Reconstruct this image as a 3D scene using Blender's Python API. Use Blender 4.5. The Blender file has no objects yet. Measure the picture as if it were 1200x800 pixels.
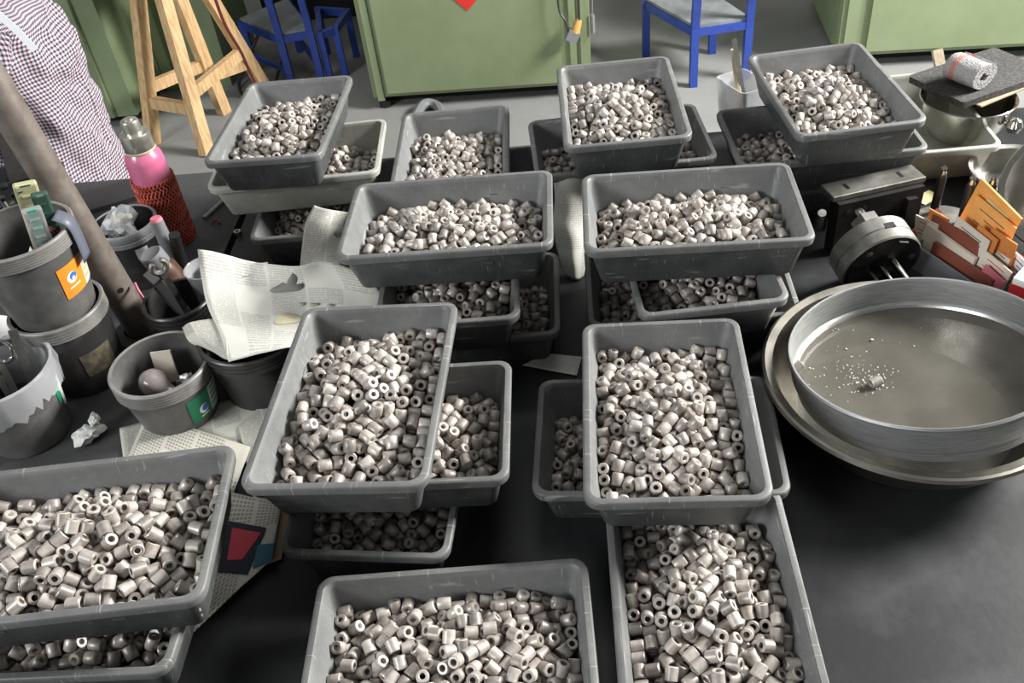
import bpy, bmesh, math, random
import numpy as np
from mathutils import Vector, Matrix, Quaternion, noise as mnoise
R = math.radians
PI = math.pi
random.seed(7)
scene = bpy.context.scene
COL = scene.collection

# ------------------------------------------------------------------ camera
F_PX, PITCH, ROLL, CAM_Z = 1070.2, R(40.52), R(7.24), 1.84
fwd = Vector((0, math.cos(PITCH), -math.sin(PITCH)))
right0 = Vector((1, 0, 0))
down0 = fwd.cross(right0)
c_right = math.cos(ROLL) * right0 + math.sin(ROLL) * down0
c_down = -math.sin(ROLL) * right0 + math.cos(ROLL) * down0
cam_data = bpy.data.cameras.new('camera')
cam_data.sensor_width = 36.0
cam_data.lens = F_PX / 1200 * 36.0
cam_data.clip_start = 0.02
cam = bpy.data.objects.new('camera', cam_data)
COL.objects.link(cam)
M3 = Matrix((c_right, -c_down, -fwd)).transposed()
cam.matrix_world = Matrix.Translation((0, 0, CAM_Z)) @ M3.to_4x4()
scene.camera = cam

# ------------------------------------------------------------------ light
world = bpy.data.worlds.new('workshop_air')
scene.world = world
world.use_nodes = True
bg = world.node_tree.nodes['Background']
bg.inputs[0].default_value = (0.98, 0.99, 1.0, 1)
bg.inputs[1].default_value = 0.17

def area(name, loc, target, sx, sy, power, color):
    d = bpy.data.lights.new(name, 'AREA')
    d.shape = 'RECTANGLE'; d.size = sx; d.size_y = sy
    d.energy = power; d.color = color
    o = bpy.data.objects.new(name, d)
    COL.objects.link(o)
    o.location = loc
    o.rotation_euler = (Vector(target) - Vector(loc)).to_track_quat('-Z', 'Y').to_euler()
    return o
# tall workshop windows in the right and left hand walls, a strip of skylight above
area('window_light', (3.9, 1.9, 3.0), (0.0, 1.2, 0.8), 1.6, 1.0, 600, (1.0, 0.985, 0.96))
area('window_light_opposite', (-4.6, -1.6, 3.4), (0.0, 1.2, 0.8), 2.4, 1.5, 240, (0.95, 0.98, 1.0))
area('skylight', (0.3, 1.9, 3.9), (0.1, 1.3, 0.8), 1.2, 1.6, 12, (0.97, 0.985, 1.0))

vs = scene.view_settings
vs.view_transform = 'Standard'
vs.look = 'None'
vs.gamma = 1.0
vs.use_curve_mapping = False
vs.exposure = 0.1

TZ = 0.753                      # bench top
def at(px, py, z):
    """point of the place at height z seen at a pixel of the 1200x800 photograph"""
    d = (px - 600) * c_right + (py - 400) * c_down + F_PX * fwd
    return Vector((0, 0, CAM_Z)) + d * ((z - CAM_Z) / d.z)
def aty(px, py, y):
    d = (px - 600) * c_right + (py - 400) * c_down + F_PX * fwd
    return Vector((0, 0, CAM_Z)) + d * (y / d.y)
def pix(p):
    q = Vector(p) - Vector((0, 0, CAM_Z))
    w = q.dot(fwd)
    return 600 + F_PX * q.dot(c_right) / w, 400 + F_PX * q.dot(c_down) / w, w

# ------------------------------------------------------------------ materials
MATS = {}
def srgb(r, g, b):
    f = lambda c: (c / 255 / 12.92) if c / 255 <= 0.04045 else ((c / 255 + 0.055) / 1.055) ** 2.4
    return (f(r), f(g), f(b), 1)
class NT:
    def __init__(s, m): s.t = m.node_tree; s.n = s.t.nodes; s.l = s.t.links
    def node(s, typ, **kw):
        n = s.n.new(typ)
        for k, v in kw.items():
            if k.startswith('i_'):
                n.inputs[int(k[2:]) if k[2:].isdigit() else k[2:].replace('_', ' ')].default_value = v
            else: setattr(n, k, v)
        return n
    def link(s, a, b): s.l.new(a, b)
    def math(s, op, a, b=None, c=None):
        n = s.n.new('ShaderNodeMath'); n.operation = op
        for i, v in enumerate((a, b, c)):
            if v is None: continue
            if isinstance(v, (int, float)): n.inputs[i].default_value = v
            else: s.link(v, n.inputs[i])
        return n.outputs[0]
    def mix(s, fac, a, b):
        n = s.n.new('ShaderNodeMix'); n.data_type = 'RGBA'
        for i, v in ((0, fac), (6, a), (7, b)):
            if hasattr(v, 'is_linked'): s.link(v, n.inputs[i])
            else: n.inputs[i].default_value = v
        return n.outputs[2]
def base_mat(name):
    m = bpy.data.materials.new(name); m.use_nodes = True
    nt = NT(m); b = m.node_tree.nodes['Principled BSDF']
    MATS[name] = m
    return m, nt, b
def mat(name, col, rough=0.5, metal=0.0, col2=None, scale=8.0, detail=6.0, lo=0.42, hi=0.62, bump=0.0, bscale=200.0,
        rough2=None, stretch=None, alpha=None, spec=None, trans=None, sub=None, coat=None):
    """noise-worn procedural surface: col broken up by col2"""
    m, nt, b = base_mat(name)
    b.inputs['Roughness'].default_value = rough
    b.inputs['Metallic'].default_value = metal
    b.inputs['Base Color'].default_value = col
    if spec is not None: b.inputs['Specular IOR Level'].default_value = spec
    if trans is not None: b.inputs['Transmission Weight'].default_value = trans
    if alpha is not None: b.inputs['Alpha'].default_value = alpha
    if coat is not None: b.inputs['Coat Weight'].default_value = coat
    if sub is not None:
        b.inputs['Subsurface Weight'].default_value = sub
    tc = nt.node('ShaderNodeTexCoord')
    vec = tc.outputs['Object']
    if stretch:
        mp = nt.node('ShaderNodeMapping'); mp.inputs['Scale'].default_value = stretch
        nt.link(vec, mp.inputs[0]); vec = mp.outputs[0]
    if col2 is not None:
        nz = nt.node('ShaderNodeTexNoise'); nz.inputs['Scale'].default_value = scale; nz.inputs['Detail'].default_value = detail
        nz.inputs['Roughness'].default_value = 0.65
        nt.link(vec, nz.inputs['Vector'])
        mr = nt.node('ShaderNodeMapRange'); mr.inputs[1].default_value = lo; mr.inputs[2].default_value = hi
        nt.link(nz.outputs[0], mr.inputs[0])
        nt.link(nt.mix(mr.outputs[0], col, col2), b.inputs['Base Color'])
        if rough2 is not None:
            r = nt.node('ShaderNodeMapRange'); r.inputs[3].default_value = rough; r.inputs[4].default_value = rough2
            nt.link(mr.outputs[0], r.inputs[0]); nt.link(r.outputs[0], b.inputs['Roughness'])
    if bump:
        n2 = nt.node('ShaderNodeTexNoise'); n2.inputs['Scale'].default_value = bscale; n2.inputs['Detail'].default_value = 4
        nt.link(vec, n2.inputs['Vector'])
        bp = nt.node('ShaderNodeBump'); bp.inputs['Strength'].default_value = bump; bp.inputs['Distance'].default_value = 0.002
        nt.link(n2.outputs[0], bp.inputs['Height']); nt.link(bp.outputs[0], b.inputs['Normal'])
    return m

mat('concrete', srgb(142, 142, 140), 0.75, col2=srgb(126, 126, 124), scale=3, lo=0.3, hi=0.75, bump=0.15, bscale=60)
mat('wall_paint', srgb(190, 190, 185), 0.8, col2=srgb(175, 175, 170), scale=2)
mat('bench_board', srgb(74, 74, 74), 0.6, col2=srgb(60, 60, 60), scale=14, lo=0.3, hi=0.75, bump=0.1, bscale=120, rough2=0.75)
mat('rubber_sheet', srgb(36, 37, 38), 0.42, col2=srgb(54, 55, 56), scale=9, lo=0.45, hi=0.8, bump=0.08, bscale=90, rough2=0.55, spec=0.35)
mat('bench_steel', srgb(60, 66, 70), 0.5, 0.6)
mat('bench_edge', srgb(58, 58, 58), 0.6)
mat('green_paint', srgb(134, 147, 112), 0.5, col2=srgb(126, 139, 104), scale=3, bump=0.10, bscale=300)
mat('green_paint_dull', srgb(116, 130, 98), 0.55, col2=srgb(106, 120, 90), scale=3, bump=0.1, bscale=300)  # a duller, slightly darker green
mat('gap_shade', srgb(30, 31, 30), 0.8)  # near-black, with the shade of gaps put into the colour
mat('stool_wood', srgb(214, 182, 136), 0.6, col2=srgb(186, 148, 102), scale=14, stretch=(6, 6, 0.7), bump=0.1, bscale=60)
mat('stool_wood_top', srgb(150, 135, 115), 0.7, col2=srgb(120, 105, 90), scale=20)
mat('blue_paint', srgb(42, 68, 150), 0.45, col2=srgb(34, 56, 128), scale=12, lo=0.5, hi=0.7)
mat('chair_seat', srgb(128, 132, 134), 0.6, col2=srgb(108, 112, 114), scale=12)
mat('steel', srgb(190, 188, 182), 0.28, 1.0, col2=srgb(165, 163, 156), scale=25, rough2=0.42, bump=0.03, bscale=100)
mat('steel_polished', srgb(205, 203, 196), 0.14, 1.0, col2=srgb(185, 182, 172), scale=10, rough2=0.24)
mat('basin_steel', srgb(176, 172, 162), 0.30, 1.0, col2=srgb(150, 146, 135), scale=14, rough2=0.42)
mat('steel_brushed', srgb(156, 157, 156), 0.5, 0.65, col2=srgb(136, 137, 136), scale=30, stretch=(1, 1, 12), rough2=0.55)
mat('machined_steel', srgb(150, 148, 142), 0.45, 0.7, col2=srgb(120, 118, 112), scale=20, bump=0.05, bscale=150)
mat('dark_steel', srgb(58, 57, 56), 0.45, 0.6, col2=srgb(40, 39, 38), scale=18, bump=0.08, bscale=120)
mat('black_steel', srgb(32, 32, 33), 0.42, 0.5, col2=srgb(52, 50, 48), scale=30, bump=0.08, bscale=90)
mat('post_steel', srgb(128, 119, 111), 0.5, 0.35, col2=srgb(96, 87, 80), scale=22, lo=0.4, hi=0.7, bump=0.12, bscale=140)
mat('rust_red', srgb(140, 74, 66), 0.7, col2=srgb(105, 60, 52), scale=30)
mat('black_plastic', srgb(28, 28, 29), 0.45)
mat('grey_plastic', srgb(120, 122, 124), 0.5)
mat('white_plastic', srgb(222, 222, 220), 0.45)
mat('green_plastic', srgb(58, 150, 120), 0.4)
mat('dark_green_plastic', srgb(50, 78, 66), 0.45)
mat('yellow_plastic', srgb(172, 170, 132), 0.5)
mat('amber_plastic', srgb(200, 160, 90), 0.35)
mat('pink_enamel', srgb(196, 106, 138), 0.3, col2=srgb(184, 92, 126), scale=6, coat=0.4)
mat('net_red', srgb(206, 108, 88), 0.4, col2=srgb(172, 74, 62), scale=40)
mat('net_base', srgb(120, 46, 42), 0.6)
mat('brown_bottle', srgb(92, 66, 52), 0.35, col2=srgb(60, 45, 38), scale=20)
mat('old_label', srgb(66, 62, 56), 0.5, col2=srgb(96, 90, 70), scale=60)
mat('lid_chrome', srgb(206, 202, 190), 0.26, 0.85)
mat('bucket_rim', srgb(128, 126, 122), 0.45, col2=srgb(108, 106, 102), scale=20)
mat('tissue', srgb(225, 224, 218), 0.8, sub=0.1)
mat('foil', srgb(190, 190, 188), 0.3, 0.7)
mat('bulb_glass', srgb(130, 122, 118), 0.25, coat=0.3)
mat('cardboard', srgb(170, 150, 125), 0.8, col2=srgb(150, 130, 108), scale=20)
mat('rubber_foam', srgb(52, 51, 50), 0.85, col2=srgb(84, 82, 78), scale=160, lo=0.45, hi=0.65, bump=0.5, bscale=300)
mat('wood_pale', srgb(200, 186, 160), 0.6, col2=srgb(170, 155, 128), scale=18, stretch=(5, 5, 0.8))
mat('orange_paper', srgb(242, 176, 98), 0.7, col2=srgb(230, 158, 80), scale=12)
mat('orange_paper_deep', srgb(205, 130, 66), 0.7, col2=srgb(188, 112, 55), scale=12)
mat('brown_card', srgb(128, 68, 52), 0.7)
mat('pink_card', srgb(196, 110, 126), 0.65)
mat('cream_card', srgb(215, 205, 190), 0.75)
mat('yellow_note', srgb(210, 200, 150), 0.75)
mat('red_print', srgb(205, 42, 52), 0.5)
mat('red_sign', srgb(222, 52, 44), 0.5)
mat('ink', srgb(40, 42, 60), 0.7)
mat('white_print', srgb(235, 235, 232), 0.55)
mat('label_orange', srgb(240, 138, 40), 0.5)
mat('label_green', srgb(28, 122, 88), 0.5)
mat('label_white', srgb(205, 205, 200), 0.6, col2=srgb(180, 178, 170), scale=40)
mat('logo_blue', srgb(62, 108, 190), 0.5)
mat('cable_red', srgb(92, 32, 28), 0.5)
mat('cable_dark', srgb(48, 52, 48), 0.5)
mat('skin', srgb(200, 158, 132), 0.55, sub=0.1)
mat('hair', srgb(28, 24, 22), 0.5, bump=0.3, bscale=300)
mat('trousers', srgb(52, 56, 66), 0.85)
mat('strap_white', srgb(220, 224, 228), 0.6)
mat('bucket_grey', srgb(82, 81, 80), 0.35, col2=srgb(110, 108, 105), scale=14, lo=0.45, hi=0.75, bump=0.04, bscale=60, rough2=0.6)
mat('bucket_black', srgb(46, 45, 45), 0.35, col2=srgb(70, 68, 64), scale=16, lo=0.5, hi=0.75, rough2=0.55)
mat('bag_plastic', srgb(196, 198, 200), 0.2, alpha=0.5, coat=0.4, bump=0.5, bscale=35)
mat('clear_plastic', srgb(200, 202, 204), 0.15, alpha=0.35, coat=0.3)
mat('foam_cream', srgb(205, 198, 180), 0.8)
mat('metal_dust', srgb(214, 210, 204), 0.6)
mat('tape_grey', srgb(96, 100, 112), 0.45, bump=0.2, bscale=40)

# tray plastics: dark grey, dusted and scratched; the dust lies on the inside
def tray_mat(name, c_in, c_out, scratch):
    m, nt, b = base_mat(name)
    tc = nt.node('ShaderNodeTexCoord'); ob = tc.outputs['Object']
    oi = nt.node('ShaderNodeObjectInfo')
    off = nt.node('ShaderNodeVectorMath', operation='SCALE'); off.inputs[0].default_value = (3.1, 5.7, 1.3)
    nt.link(oi.outputs['Random'], off.inputs['Scale'])
    add = nt.node('ShaderNodeVectorMath', operation='ADD'); nt.link(ob, add.inputs[0]); nt.link(off.outputs[0], add.inputs[1])
    v = add.outputs[0]
    n1 = nt.node('ShaderNodeTexNoise'); n1.inputs['Scale'].default_value = 11; n1.inputs['Detail'].default_value = 8; n1.inputs['Roughness'].default_value = 0.7
    nt.link(v, n1.inputs['Vector'])
    mr = nt.node('ShaderNodeMapRange'); mr.inputs[1].default_value = 0.36; mr.inputs[2].default_value = 0.66; nt.link(n1.outputs[0], mr.inputs[0])
    col = nt.mix(mr.outputs[0], c_out, c_in)
    # fine scratches: stretched noise in two directions
    sc = None
    for sx, sy, sz, rot in ((260, 9, 40, 0.5), (14, 300, 30, -0.35)):
        mp = nt.node('ShaderNodeMapping'); mp.inputs['Scale'].default_value = (sx, sy, sz); mp.inputs['Rotation'].default_value = (0.3, rot, rot)
        nt.link(v, mp.inputs[0])
        n2 = nt.node('ShaderNodeTexNoise'); n2.inputs['Scale'].default_value = 1; n2.inputs['Detail'].default_value = 2; nt.link(mp.outputs[0], n2.inputs['Vector'])
        r2 = nt.node('ShaderNodeMapRange'); r2.inputs[1].default_value = 0.66; r2.inputs[2].default_value = 0.74; nt.link(n2.outputs[0], r2.inputs[0])
        sc = r2.outputs[0] if sc is None else nt.math('MAXIMUM', sc, r2.outputs[0])
    col = nt.mix(nt.math('MULTIPLY', sc, 0.55), col, scratch)
    # white specks
    n3 = nt.node('ShaderNodeTexNoise'); n3.inputs['Scale'].default_value = 420; n3.inputs['Detail'].default_value = 1; nt.link(v, n3.inputs['Vector'])
    r3 = nt.node('ShaderNodeMapRange'); r3.inputs[1].default_value = 0.72; r3.inputs[2].default_value = 0.78; nt.link(n3.outputs[0], r3.inputs[0])
    col = nt.mix(nt.math('MULTIPLY', r3.outputs[0], 0.6), col, scratch)
    nt.link(col, b.inputs['Base Color'])
    b.inputs['Roughness'].default_value = 0.5
    bp = nt.node('ShaderNodeBump'); bp.inputs['Strength'].default_value = 0.06; bp.inputs['Distance'].default_value = 0.002
    nt.link(n3.outputs[0], bp.inputs['Height']); nt.link(bp.outputs[0], b.inputs['Normal'])
tray_mat('tray_inside', srgb(122, 123, 122), srgb(100, 101, 100), srgb(168, 168, 165))
tray_mat('tray_outside', srgb(86, 89, 88), srgb(60, 63, 62), srgb(154, 155, 151))
tray_mat('tray_rim', srgb(112, 112, 110), srgb(92, 93, 91), srgb(180, 180, 176))
tray_mat('pale_tray', srgb(176, 176, 166), srgb(150, 150, 142), srgb(120, 120, 112))

# sintered rings: warm light grey, each a little different
m, nt, b = base_mat('ring_metal')
geo = nt.node('ShaderNodeNewGeometry'); oi = nt.node('ShaderNodeObjectInfo')
rnd = nt.math('FRACT', nt.math('ADD', geo.outputs['Random Per Island'], oi.outputs['Random']))
ramp = nt.node('ShaderNodeValToRGB')
ramp.color_ramp.elements[0].color = srgb(138, 131, 124); ramp.color_ramp.elements[1].color = srgb(206, 198, 189)
e = ramp.color_ramp.elements.new(0.45); e.color = srgb(181, 173, 165)
nt.link(rnd, ramp.inputs[0])
tc = nt.node('ShaderNodeTexCoord')
nz = nt.node('ShaderNodeTexNoise'); nz.inputs['Scale'].default_value = 160; nz.inputs['Detail'].default_value = 4
nt.link(tc.outputs['Object'], nz.inputs['Vector'])
mr = nt.node('ShaderNodeMapRange'); mr.inputs[1].default_value = 0.35; mr.inputs[2].default_value = 0.7; mr.inputs[3].default_value = 0.82; mr.inputs[4].default_value = 1.08
nt.link(nz.outputs[0], mr.inputs[0])
vm = nt.node('ShaderNodeVectorMath', operation='SCALE'); nt.link(ramp.outputs[0], vm.inputs[0]); nt.link(mr.outputs[0], vm.inputs['Scale'])
nt.link(vm.outputs[0], b.inputs['Base Color'])
b.inputs['Metallic'].default_value = 0.28
b.inputs['Roughness'].default_value = 0.42

# fine gingham shirt cloth, laid out in metres of cloth (UV)
m, nt, b = base_mat('gingham')
tc = nt.node('ShaderNodeTexCoord'); sp = nt.node('ShaderNodeSeparateXYZ'); nt.link(tc.outputs['UV'], sp.inputs[0])
P = 0.0096
def stripe(o, p, duty): return nt.math('LESS_THAN', nt.math('FRACT', nt.math('DIVIDE', o, p)), duty)
su, sv = stripe(sp.outputs[0], P, 0.5), stripe(sp.outputs[1], P, 0.5)
red = stripe(sp.outputs[0], P * 2, 0.5)
c0 = nt.mix(su, srgb(206, 195, 201), nt.mix(red, srgb(132, 127, 138), srgb(168, 130, 141)))
c1 = nt.mix(su, srgb(130, 123, 134), srgb(46, 42, 54))
nt.link(nt.mix(sv, c0, c1), b.inputs['Base Color']); b.inputs['Roughness'].default_value = 0.85

# newsprint: columns of small text, paragraphs and grey picture blocks (UV in metres)
def newsprint(name, paper, pitch, cells, ink=0.62, colw=0.062, gate=0.4):
    m, nt, b = base_mat(name)
    tc = nt.node('ShaderNodeTexCoord'); sp = nt.node('ShaderNodeSeparateXYZ'); nt.link(tc.outputs['UV'], sp.inputs[0])
    u, v = sp.outputs[0], sp.outputs[1]
    row = nt.math('FLOOR', nt.math('DIVIDE', v, pitch)); fr = nt.math('FRACT', nt.math('DIVIDE', v, pitch))
    line = nt.math('LESS_THAN', fr, 0.62)
    if cells:
        cw = pitch * 0.95
        colm = nt.math('FLOOR', nt.math('DIVIDE', u, cw)); cf = nt.math('LESS_THAN', nt.math('FRACT', nt.math('DIVIDE', u, cw)), 0.7)
        cb = nt.node('ShaderNodeCombineXYZ'); nt.link(nt.math('MULTIPLY', u, 900), cb.inputs[0]); nt.link(nt.math('MULTIPLY', v, 900), cb.inputs[1])
        line = nt.math('MULTIPLY', line, cf)
    else:
        cb = nt.node('ShaderNodeCombineXYZ'); nt.link(nt.math('MULTIPLY', u, 420), cb.inputs[0]); nt.link(nt.math('MULTIPLY', row, 7.31), cb.inputs[1])
    gz = nt.node('ShaderNodeTexNoise'); gz.inputs['Scale'].default_value = 1; gz.inputs['Detail'].default_value = 1; nt.link(cb.outputs[0], gz.inputs['Vector'])
    glyph = nt.math('GREATER_THAN', gz.outputs[0], 0.40)
    margin = nt.math('GREATER_THAN', nt.math('FRACT', nt.math('DIVIDE', u, colw)), 0.08)
    # block structure: whole paragraphs left blank or set as a heavier headline
    cb2 = nt.node('ShaderNodeCombineXYZ')
    nt.link(nt.math('MULTIPLY', nt.math('FLOOR', nt.math('DIVIDE', u, colw)), 3.7), cb2.inputs[0])
    nt.link(nt.math('MULTIPLY', nt.math('FLOOR', nt.math('DIVIDE', v, pitch * 9)), 5.3), cb2.inputs[1])
    wz = nt.node('ShaderNodeTexWhiteNoise'); nt.link(cb2.outputs[0], wz.inputs['Vector'])
    on = nt.math('GREATER_THAN', wz.outputs[0], gate * 0.4)
    f = nt.math('MULTIPLY', nt.math('MULTIPLY', line, glyph), nt.math('MULTIPLY', margin, on))
    f = nt.math('MULTIPLY', f, ink)
    pz = nt.node('ShaderNodeTexNoise'); pz.inputs['Scale'].default_value = 9; pz.inputs['Detail'].default_value = 5; nt.link(tc.outputs['UV'], pz.inputs['Vector'])
    mr = nt.node('ShaderNodeMapRange'); mr.inputs[1].default_value = 0.4; mr.inputs[2].default_value = 0.75; nt.link(pz.outputs[0], mr.inputs[0])
    pc = nt.mix(mr.outputs[0], paper, tuple(c * 0.85 for c in paper[:3]) + (1,))
    nt.link(nt.mix(f, pc, srgb(58, 58, 60)), b.inputs['Base Color']); b.inputs['Roughness'].default_value = 0.85
newsprint('news_text', srgb(222, 220, 210), 0.0042, False, 0.30)
newsprint('news_cells', srgb(216, 212, 198), 0.0072, True, 0.6)
newsprint('news_small', srgb(205, 203, 192), 0.0036, False, 0.42, 0.05)

# woven sieve cloth: steel wires with open holes between them
m, nt, b = base_mat('sieve_cloth')
tc = nt.node('ShaderNodeTexCoord'); sp = nt.node('ShaderNodeSeparateXYZ'); nt.link(tc.outputs['Object'], sp.inputs[0])
PW = 0.0021
wu = nt.math('LESS_THAN', nt.math('FRACT', nt.math('DIVIDE', sp.outputs[0], PW)), 0.42)
wv = nt.math('LESS_THAN', nt.math('FRACT', nt.math('DIVIDE', sp.outputs[1], PW)), 0.46)
nt.link(nt.math('MAXIMUM', wu, wv), b.inputs['Alpha'])
nz = nt.node('ShaderNodeTexNoise'); nz.inputs['Scale'].default_value = 12; nz.inputs['Detail'].default_value = 6; nt.link(tc.outputs['Object'], nz.inputs['Vector'])
mr = nt.node('ShaderNodeMapRange'); mr.inputs[1].default_value = 0.4; mr.inputs[2].default_value = 0.7; nt.link(nz.outputs[0], mr.inputs[0])
nt.link(nt.mix(mr.outputs[0], srgb(116, 112, 102), srgb(138, 134, 124)), b.inputs['Base Color'])
b.inputs['Metallic'].default_value = 0.8; b.inputs['Roughness'].default_value = 0.55

# towelling with a red band
m, nt, b = base_mat('towelling')
tc = nt.node('ShaderNodeTexCoord'); sp = nt.node('ShaderNodeSeparateXYZ'); nt.link(tc.outputs['Object'], sp.inputs[0])
nz = nt.node('ShaderNodeTexNoise'); nz.inputs['Scale'].default_value = 260; nz.inputs['Detail'].default_value = 3; nt.link(tc.outputs['Object'], nz.inputs['Vector'])
band = nt.math('MULTIPLY', nt.math('GREATER_THAN', sp.outputs[1], 0.012), nt.math('LESS_THAN', sp.outputs[1], 0.024))
g = nt.mix(nz.outputs[0], srgb(120, 118, 118), srgb(190, 188, 186))
nt.link(nt.mix(nt.math('MULTIPLY', band, 0.75), g, srgb(190, 110, 90)), b.inputs['Base Color']); b.inputs['Roughness'].default_value = 0.95
bp = nt.node('ShaderNodeBump'); bp.inputs['Strength'].default_value = 0.9; bp.inputs['Distance'].default_value = 0.004
nt.link(nz.outputs[0], bp.inputs['Height']); nt.link(bp.outputs[0], b.inputs['Normal'])

# ------------------------------------------------------------------ mesh helpers
class MB:
    """collects shapes; build() links them as one mesh object"""
    def __init__(s): s.v = []; s.f = []; s.mi = []; s.uv = None
    def add(s, vs_, fs, mi=0):
        o = len(s.v); s.v += [tuple(v) for v in vs_]
        s.f += [tuple(i + o for i in f) for f in fs]; s.mi += [mi] * len(fs)
        return s
    def box(s, c, size, mi=0, rot=None, taper=1.0):
        hx, hy, hz = size[0] / 2, size[1] / 2, size[2] / 2
        p = [Vector((x * (taper if z > 0 else 1), y * (taper if z > 0 else 1), z)) for z in (-hz, hz) for x, y in ((-hx, -hy), (hx, -hy), (hx, hy), (-hx, hy))]
        if rot is not None: p = [rot @ q for q in p]
        p = [q + Vector(c) for q in p]
        return s.add(p, [(3, 2, 1, 0), (4, 5, 6, 7), (0, 1, 5, 4), (1, 2, 6, 5), (2, 3, 7, 6), (3, 0, 4, 7)], mi)
    def beam(s, a, b_, w, t, up=(0, 0, 1), mi=0):
        a, b_ = Vector(a), Vector(b_); d = b_ - a; L = d.length; d.normalize()
        x = d.cross(Vector(up))
        if x.length < 1e-4: x = d.cross(Vector((1, 0, 0)))
        x.normalize(); y = x.cross(d)
        rot = Matrix((x, d, y)).transposed()
        return s.box((a + b_) / 2, (w, L, t), mi, rot)
    def loft(s, loops, closed=True, cap0=False, cap1=False, mi=0):
        n = len(loops[0]); o = 0; vv = [p for lp in loops for p in lp]; ff = []
        for k in range(len(loops) - 1):
            for i in range(n if closed else n - 1):
                j = (i + 1) % n
                ff.append((k * n + i, k * n + j, (k + 1) * n + j, (k + 1) * n + i))
        if cap0: ff.append(tuple(range(n - 1, -1, -1)))
        if cap1: ff.append(tuple((len(loops) - 1) * n + i for i in range(n)))
        return s.add(vv, ff, mi)
    def lathe(s, prof, seg=32, c=(0, 0, 0), cap0=False, cap1=False, mi=0, rot=None):
        loops = []
        for r, z in prof:
            lp = [Vector((r * math.cos(2 * PI * i / seg), r * math.sin(2 * PI * i / seg), z)) for i in range(seg)]
            if rot is not None: lp = [rot @ p for p in lp]
            loops.append([p + Vector(c) for p in lp])
        return s.loft(loops, True, cap0, cap1, mi)
    def tube(s, pts, r, seg=8, mi=0, caps=True):
        pts = [Vector(p) for p in pts]; n = len(pts); rr = r if isinstance(r, (list, tuple)) else [r] * n
        loops = []; ref = None
        for i, p in enumerate(pts):
            d = (pts[min(i + 1, n - 1)] - pts[max(i - 1, 0)]).normalized()
            if ref is None:
                ref = d.cross(Vector((0, 0, 1)))
                if ref.length < 1e-3: ref = d.cross(Vector((1, 0, 0)))
            x = (ref - d * ref.dot(d)).normalized(); ref = x; y = d.cross(x)
            loops.append([p + rr[i] * (math.cos(2 * PI * k / seg) * x + math.sin(2 * PI * k / seg) * y) for k in range(seg)])
        return s.loft(loops, True, caps, caps, mi)
    def disc(s, c, r, n, seg=20, mi=0, thick=0.0006):
        q = Vector(n).normalized().to_track_quat('Z', 'Y').to_matrix()
        return s.lathe([(r, 0), (r, thick)], seg, c, True, True, mi, q)
    def build(s, name, mats, parent=None, loc=(0, 0, 0), rot=(0, 0, 0), smooth=True, angle=35, uv=None):
        me = bpy.data.meshes.new(name)
        me.from_pydata(s.v, [], s.f)
        for mname in ([mats] if isinstance(mats, str) else mats): me.materials.append(MATS[mname])
        if any(s.mi): me.polygons.foreach_set('material_index', s.mi)
        bm = bmesh.new(); bm.from_mesh(me)
        bmesh.ops.recalc_face_normals(bm, faces=bm.faces)
        if uv:
            ul = bm.loops.layers.uv.new('UVMap')
            for f in bm.faces:
                for l in f.loops: l[ul].uv = uv[l.vert.index]
        if smooth:
            for f in bm.faces: f.smooth = True
            for e_ in bm.edges:
                if len(e_.link_faces) == 2 and e_.calc_face_angle(0) > R(angle): e_.smooth = False
        bm.to_mesh(me); bm.free()
        o = bpy.data.objects.new(name, me); COL.objects.link(o)
        o.location = loc; o.rotation_euler = rot
        if parent is not None: o.parent = parent
        return o
def empty(name, loc=(0, 0, 0), rz=0.0, rot=None):
    o = bpy.data.objects.new(name, None); COL.objects.link(o)
    o.location = loc; o.rotation_euler = rot if rot is not None else (0, 0, rz)
    o.empty_display_size = 0.05
    return o
def tag(o, label=None, cat=None, group=None, kind=None):
    if label: o['label'] = label
    if cat: o['category'] = cat
    if group: o['group'] = group
    if kind: o['kind'] = kind
    return o
def copy_tree(o, parent=None):
    c = o.copy(); COL.objects.link(c)
    if parent is not None: c.parent = parent
    for ch in list(o.children): copy_tree(ch, c)
    return c
def rrect(hx, hy, r, z, n=5):
    pts = []
    for cx, cy, a0 in ((hx - r, hy - r, 0), (-hx + r, hy - r, PI / 2), (-hx + r, -hy + r, PI), (hx - r, -hy + r, 1.5 * PI)):
        for k in range(n + 1):
            a = a0 + PI / 2 * k / n
            pts.append(Vector((cx + r * math.cos(a), cy + r * math.sin(a), z)))
    return pts
def bez(a, b, c, d, n):
    a, b, c, d = map(Vector, (a, b, c, d)); out = []
    for i in range(n + 1):
        t = i / n; out.append(a * (1 - t) ** 3 + b * 3 * t * (1 - t) ** 2 + c * 3 * t * t * (1 - t) + d * t ** 3)
    return out
def spline(pts, n=8):
    pts = [Vector(p) for p in pts]; P_ = [2 * pts[0] - pts[1]] + pts + [2 * pts[-1] - pts[-2]]; out = []
    for i in range(1, len(P_) - 2):
        for k in range(n):
            t = k / n; a, b, c, d = P_[i - 1:i + 3]
            out.append(0.5 * ((2 * b) + (c - a) * t + (2 * a - 5 * b + 4 * c - d) * t * t + (3 * b - a - 3 * c + d) * t ** 3))
    out.append(pts[-1]); return out

# ------------------------------------------------------------------ the setting
mb = MB(); mb.box((0, 2.6, -0.05), (9, 8.4, 0.1))
tag(mb.build('floor', 'concrete', smooth=False), 'grey worn concrete workshop floor', kind='structure')
mb = MB(); mb.box((0, 6.85, 1.6), (9, 0.1, 3.4))
tag(mb.build('wall_back', 'wall_paint', smooth=False), 'pale painted wall far behind the machines', kind='structure')

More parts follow.
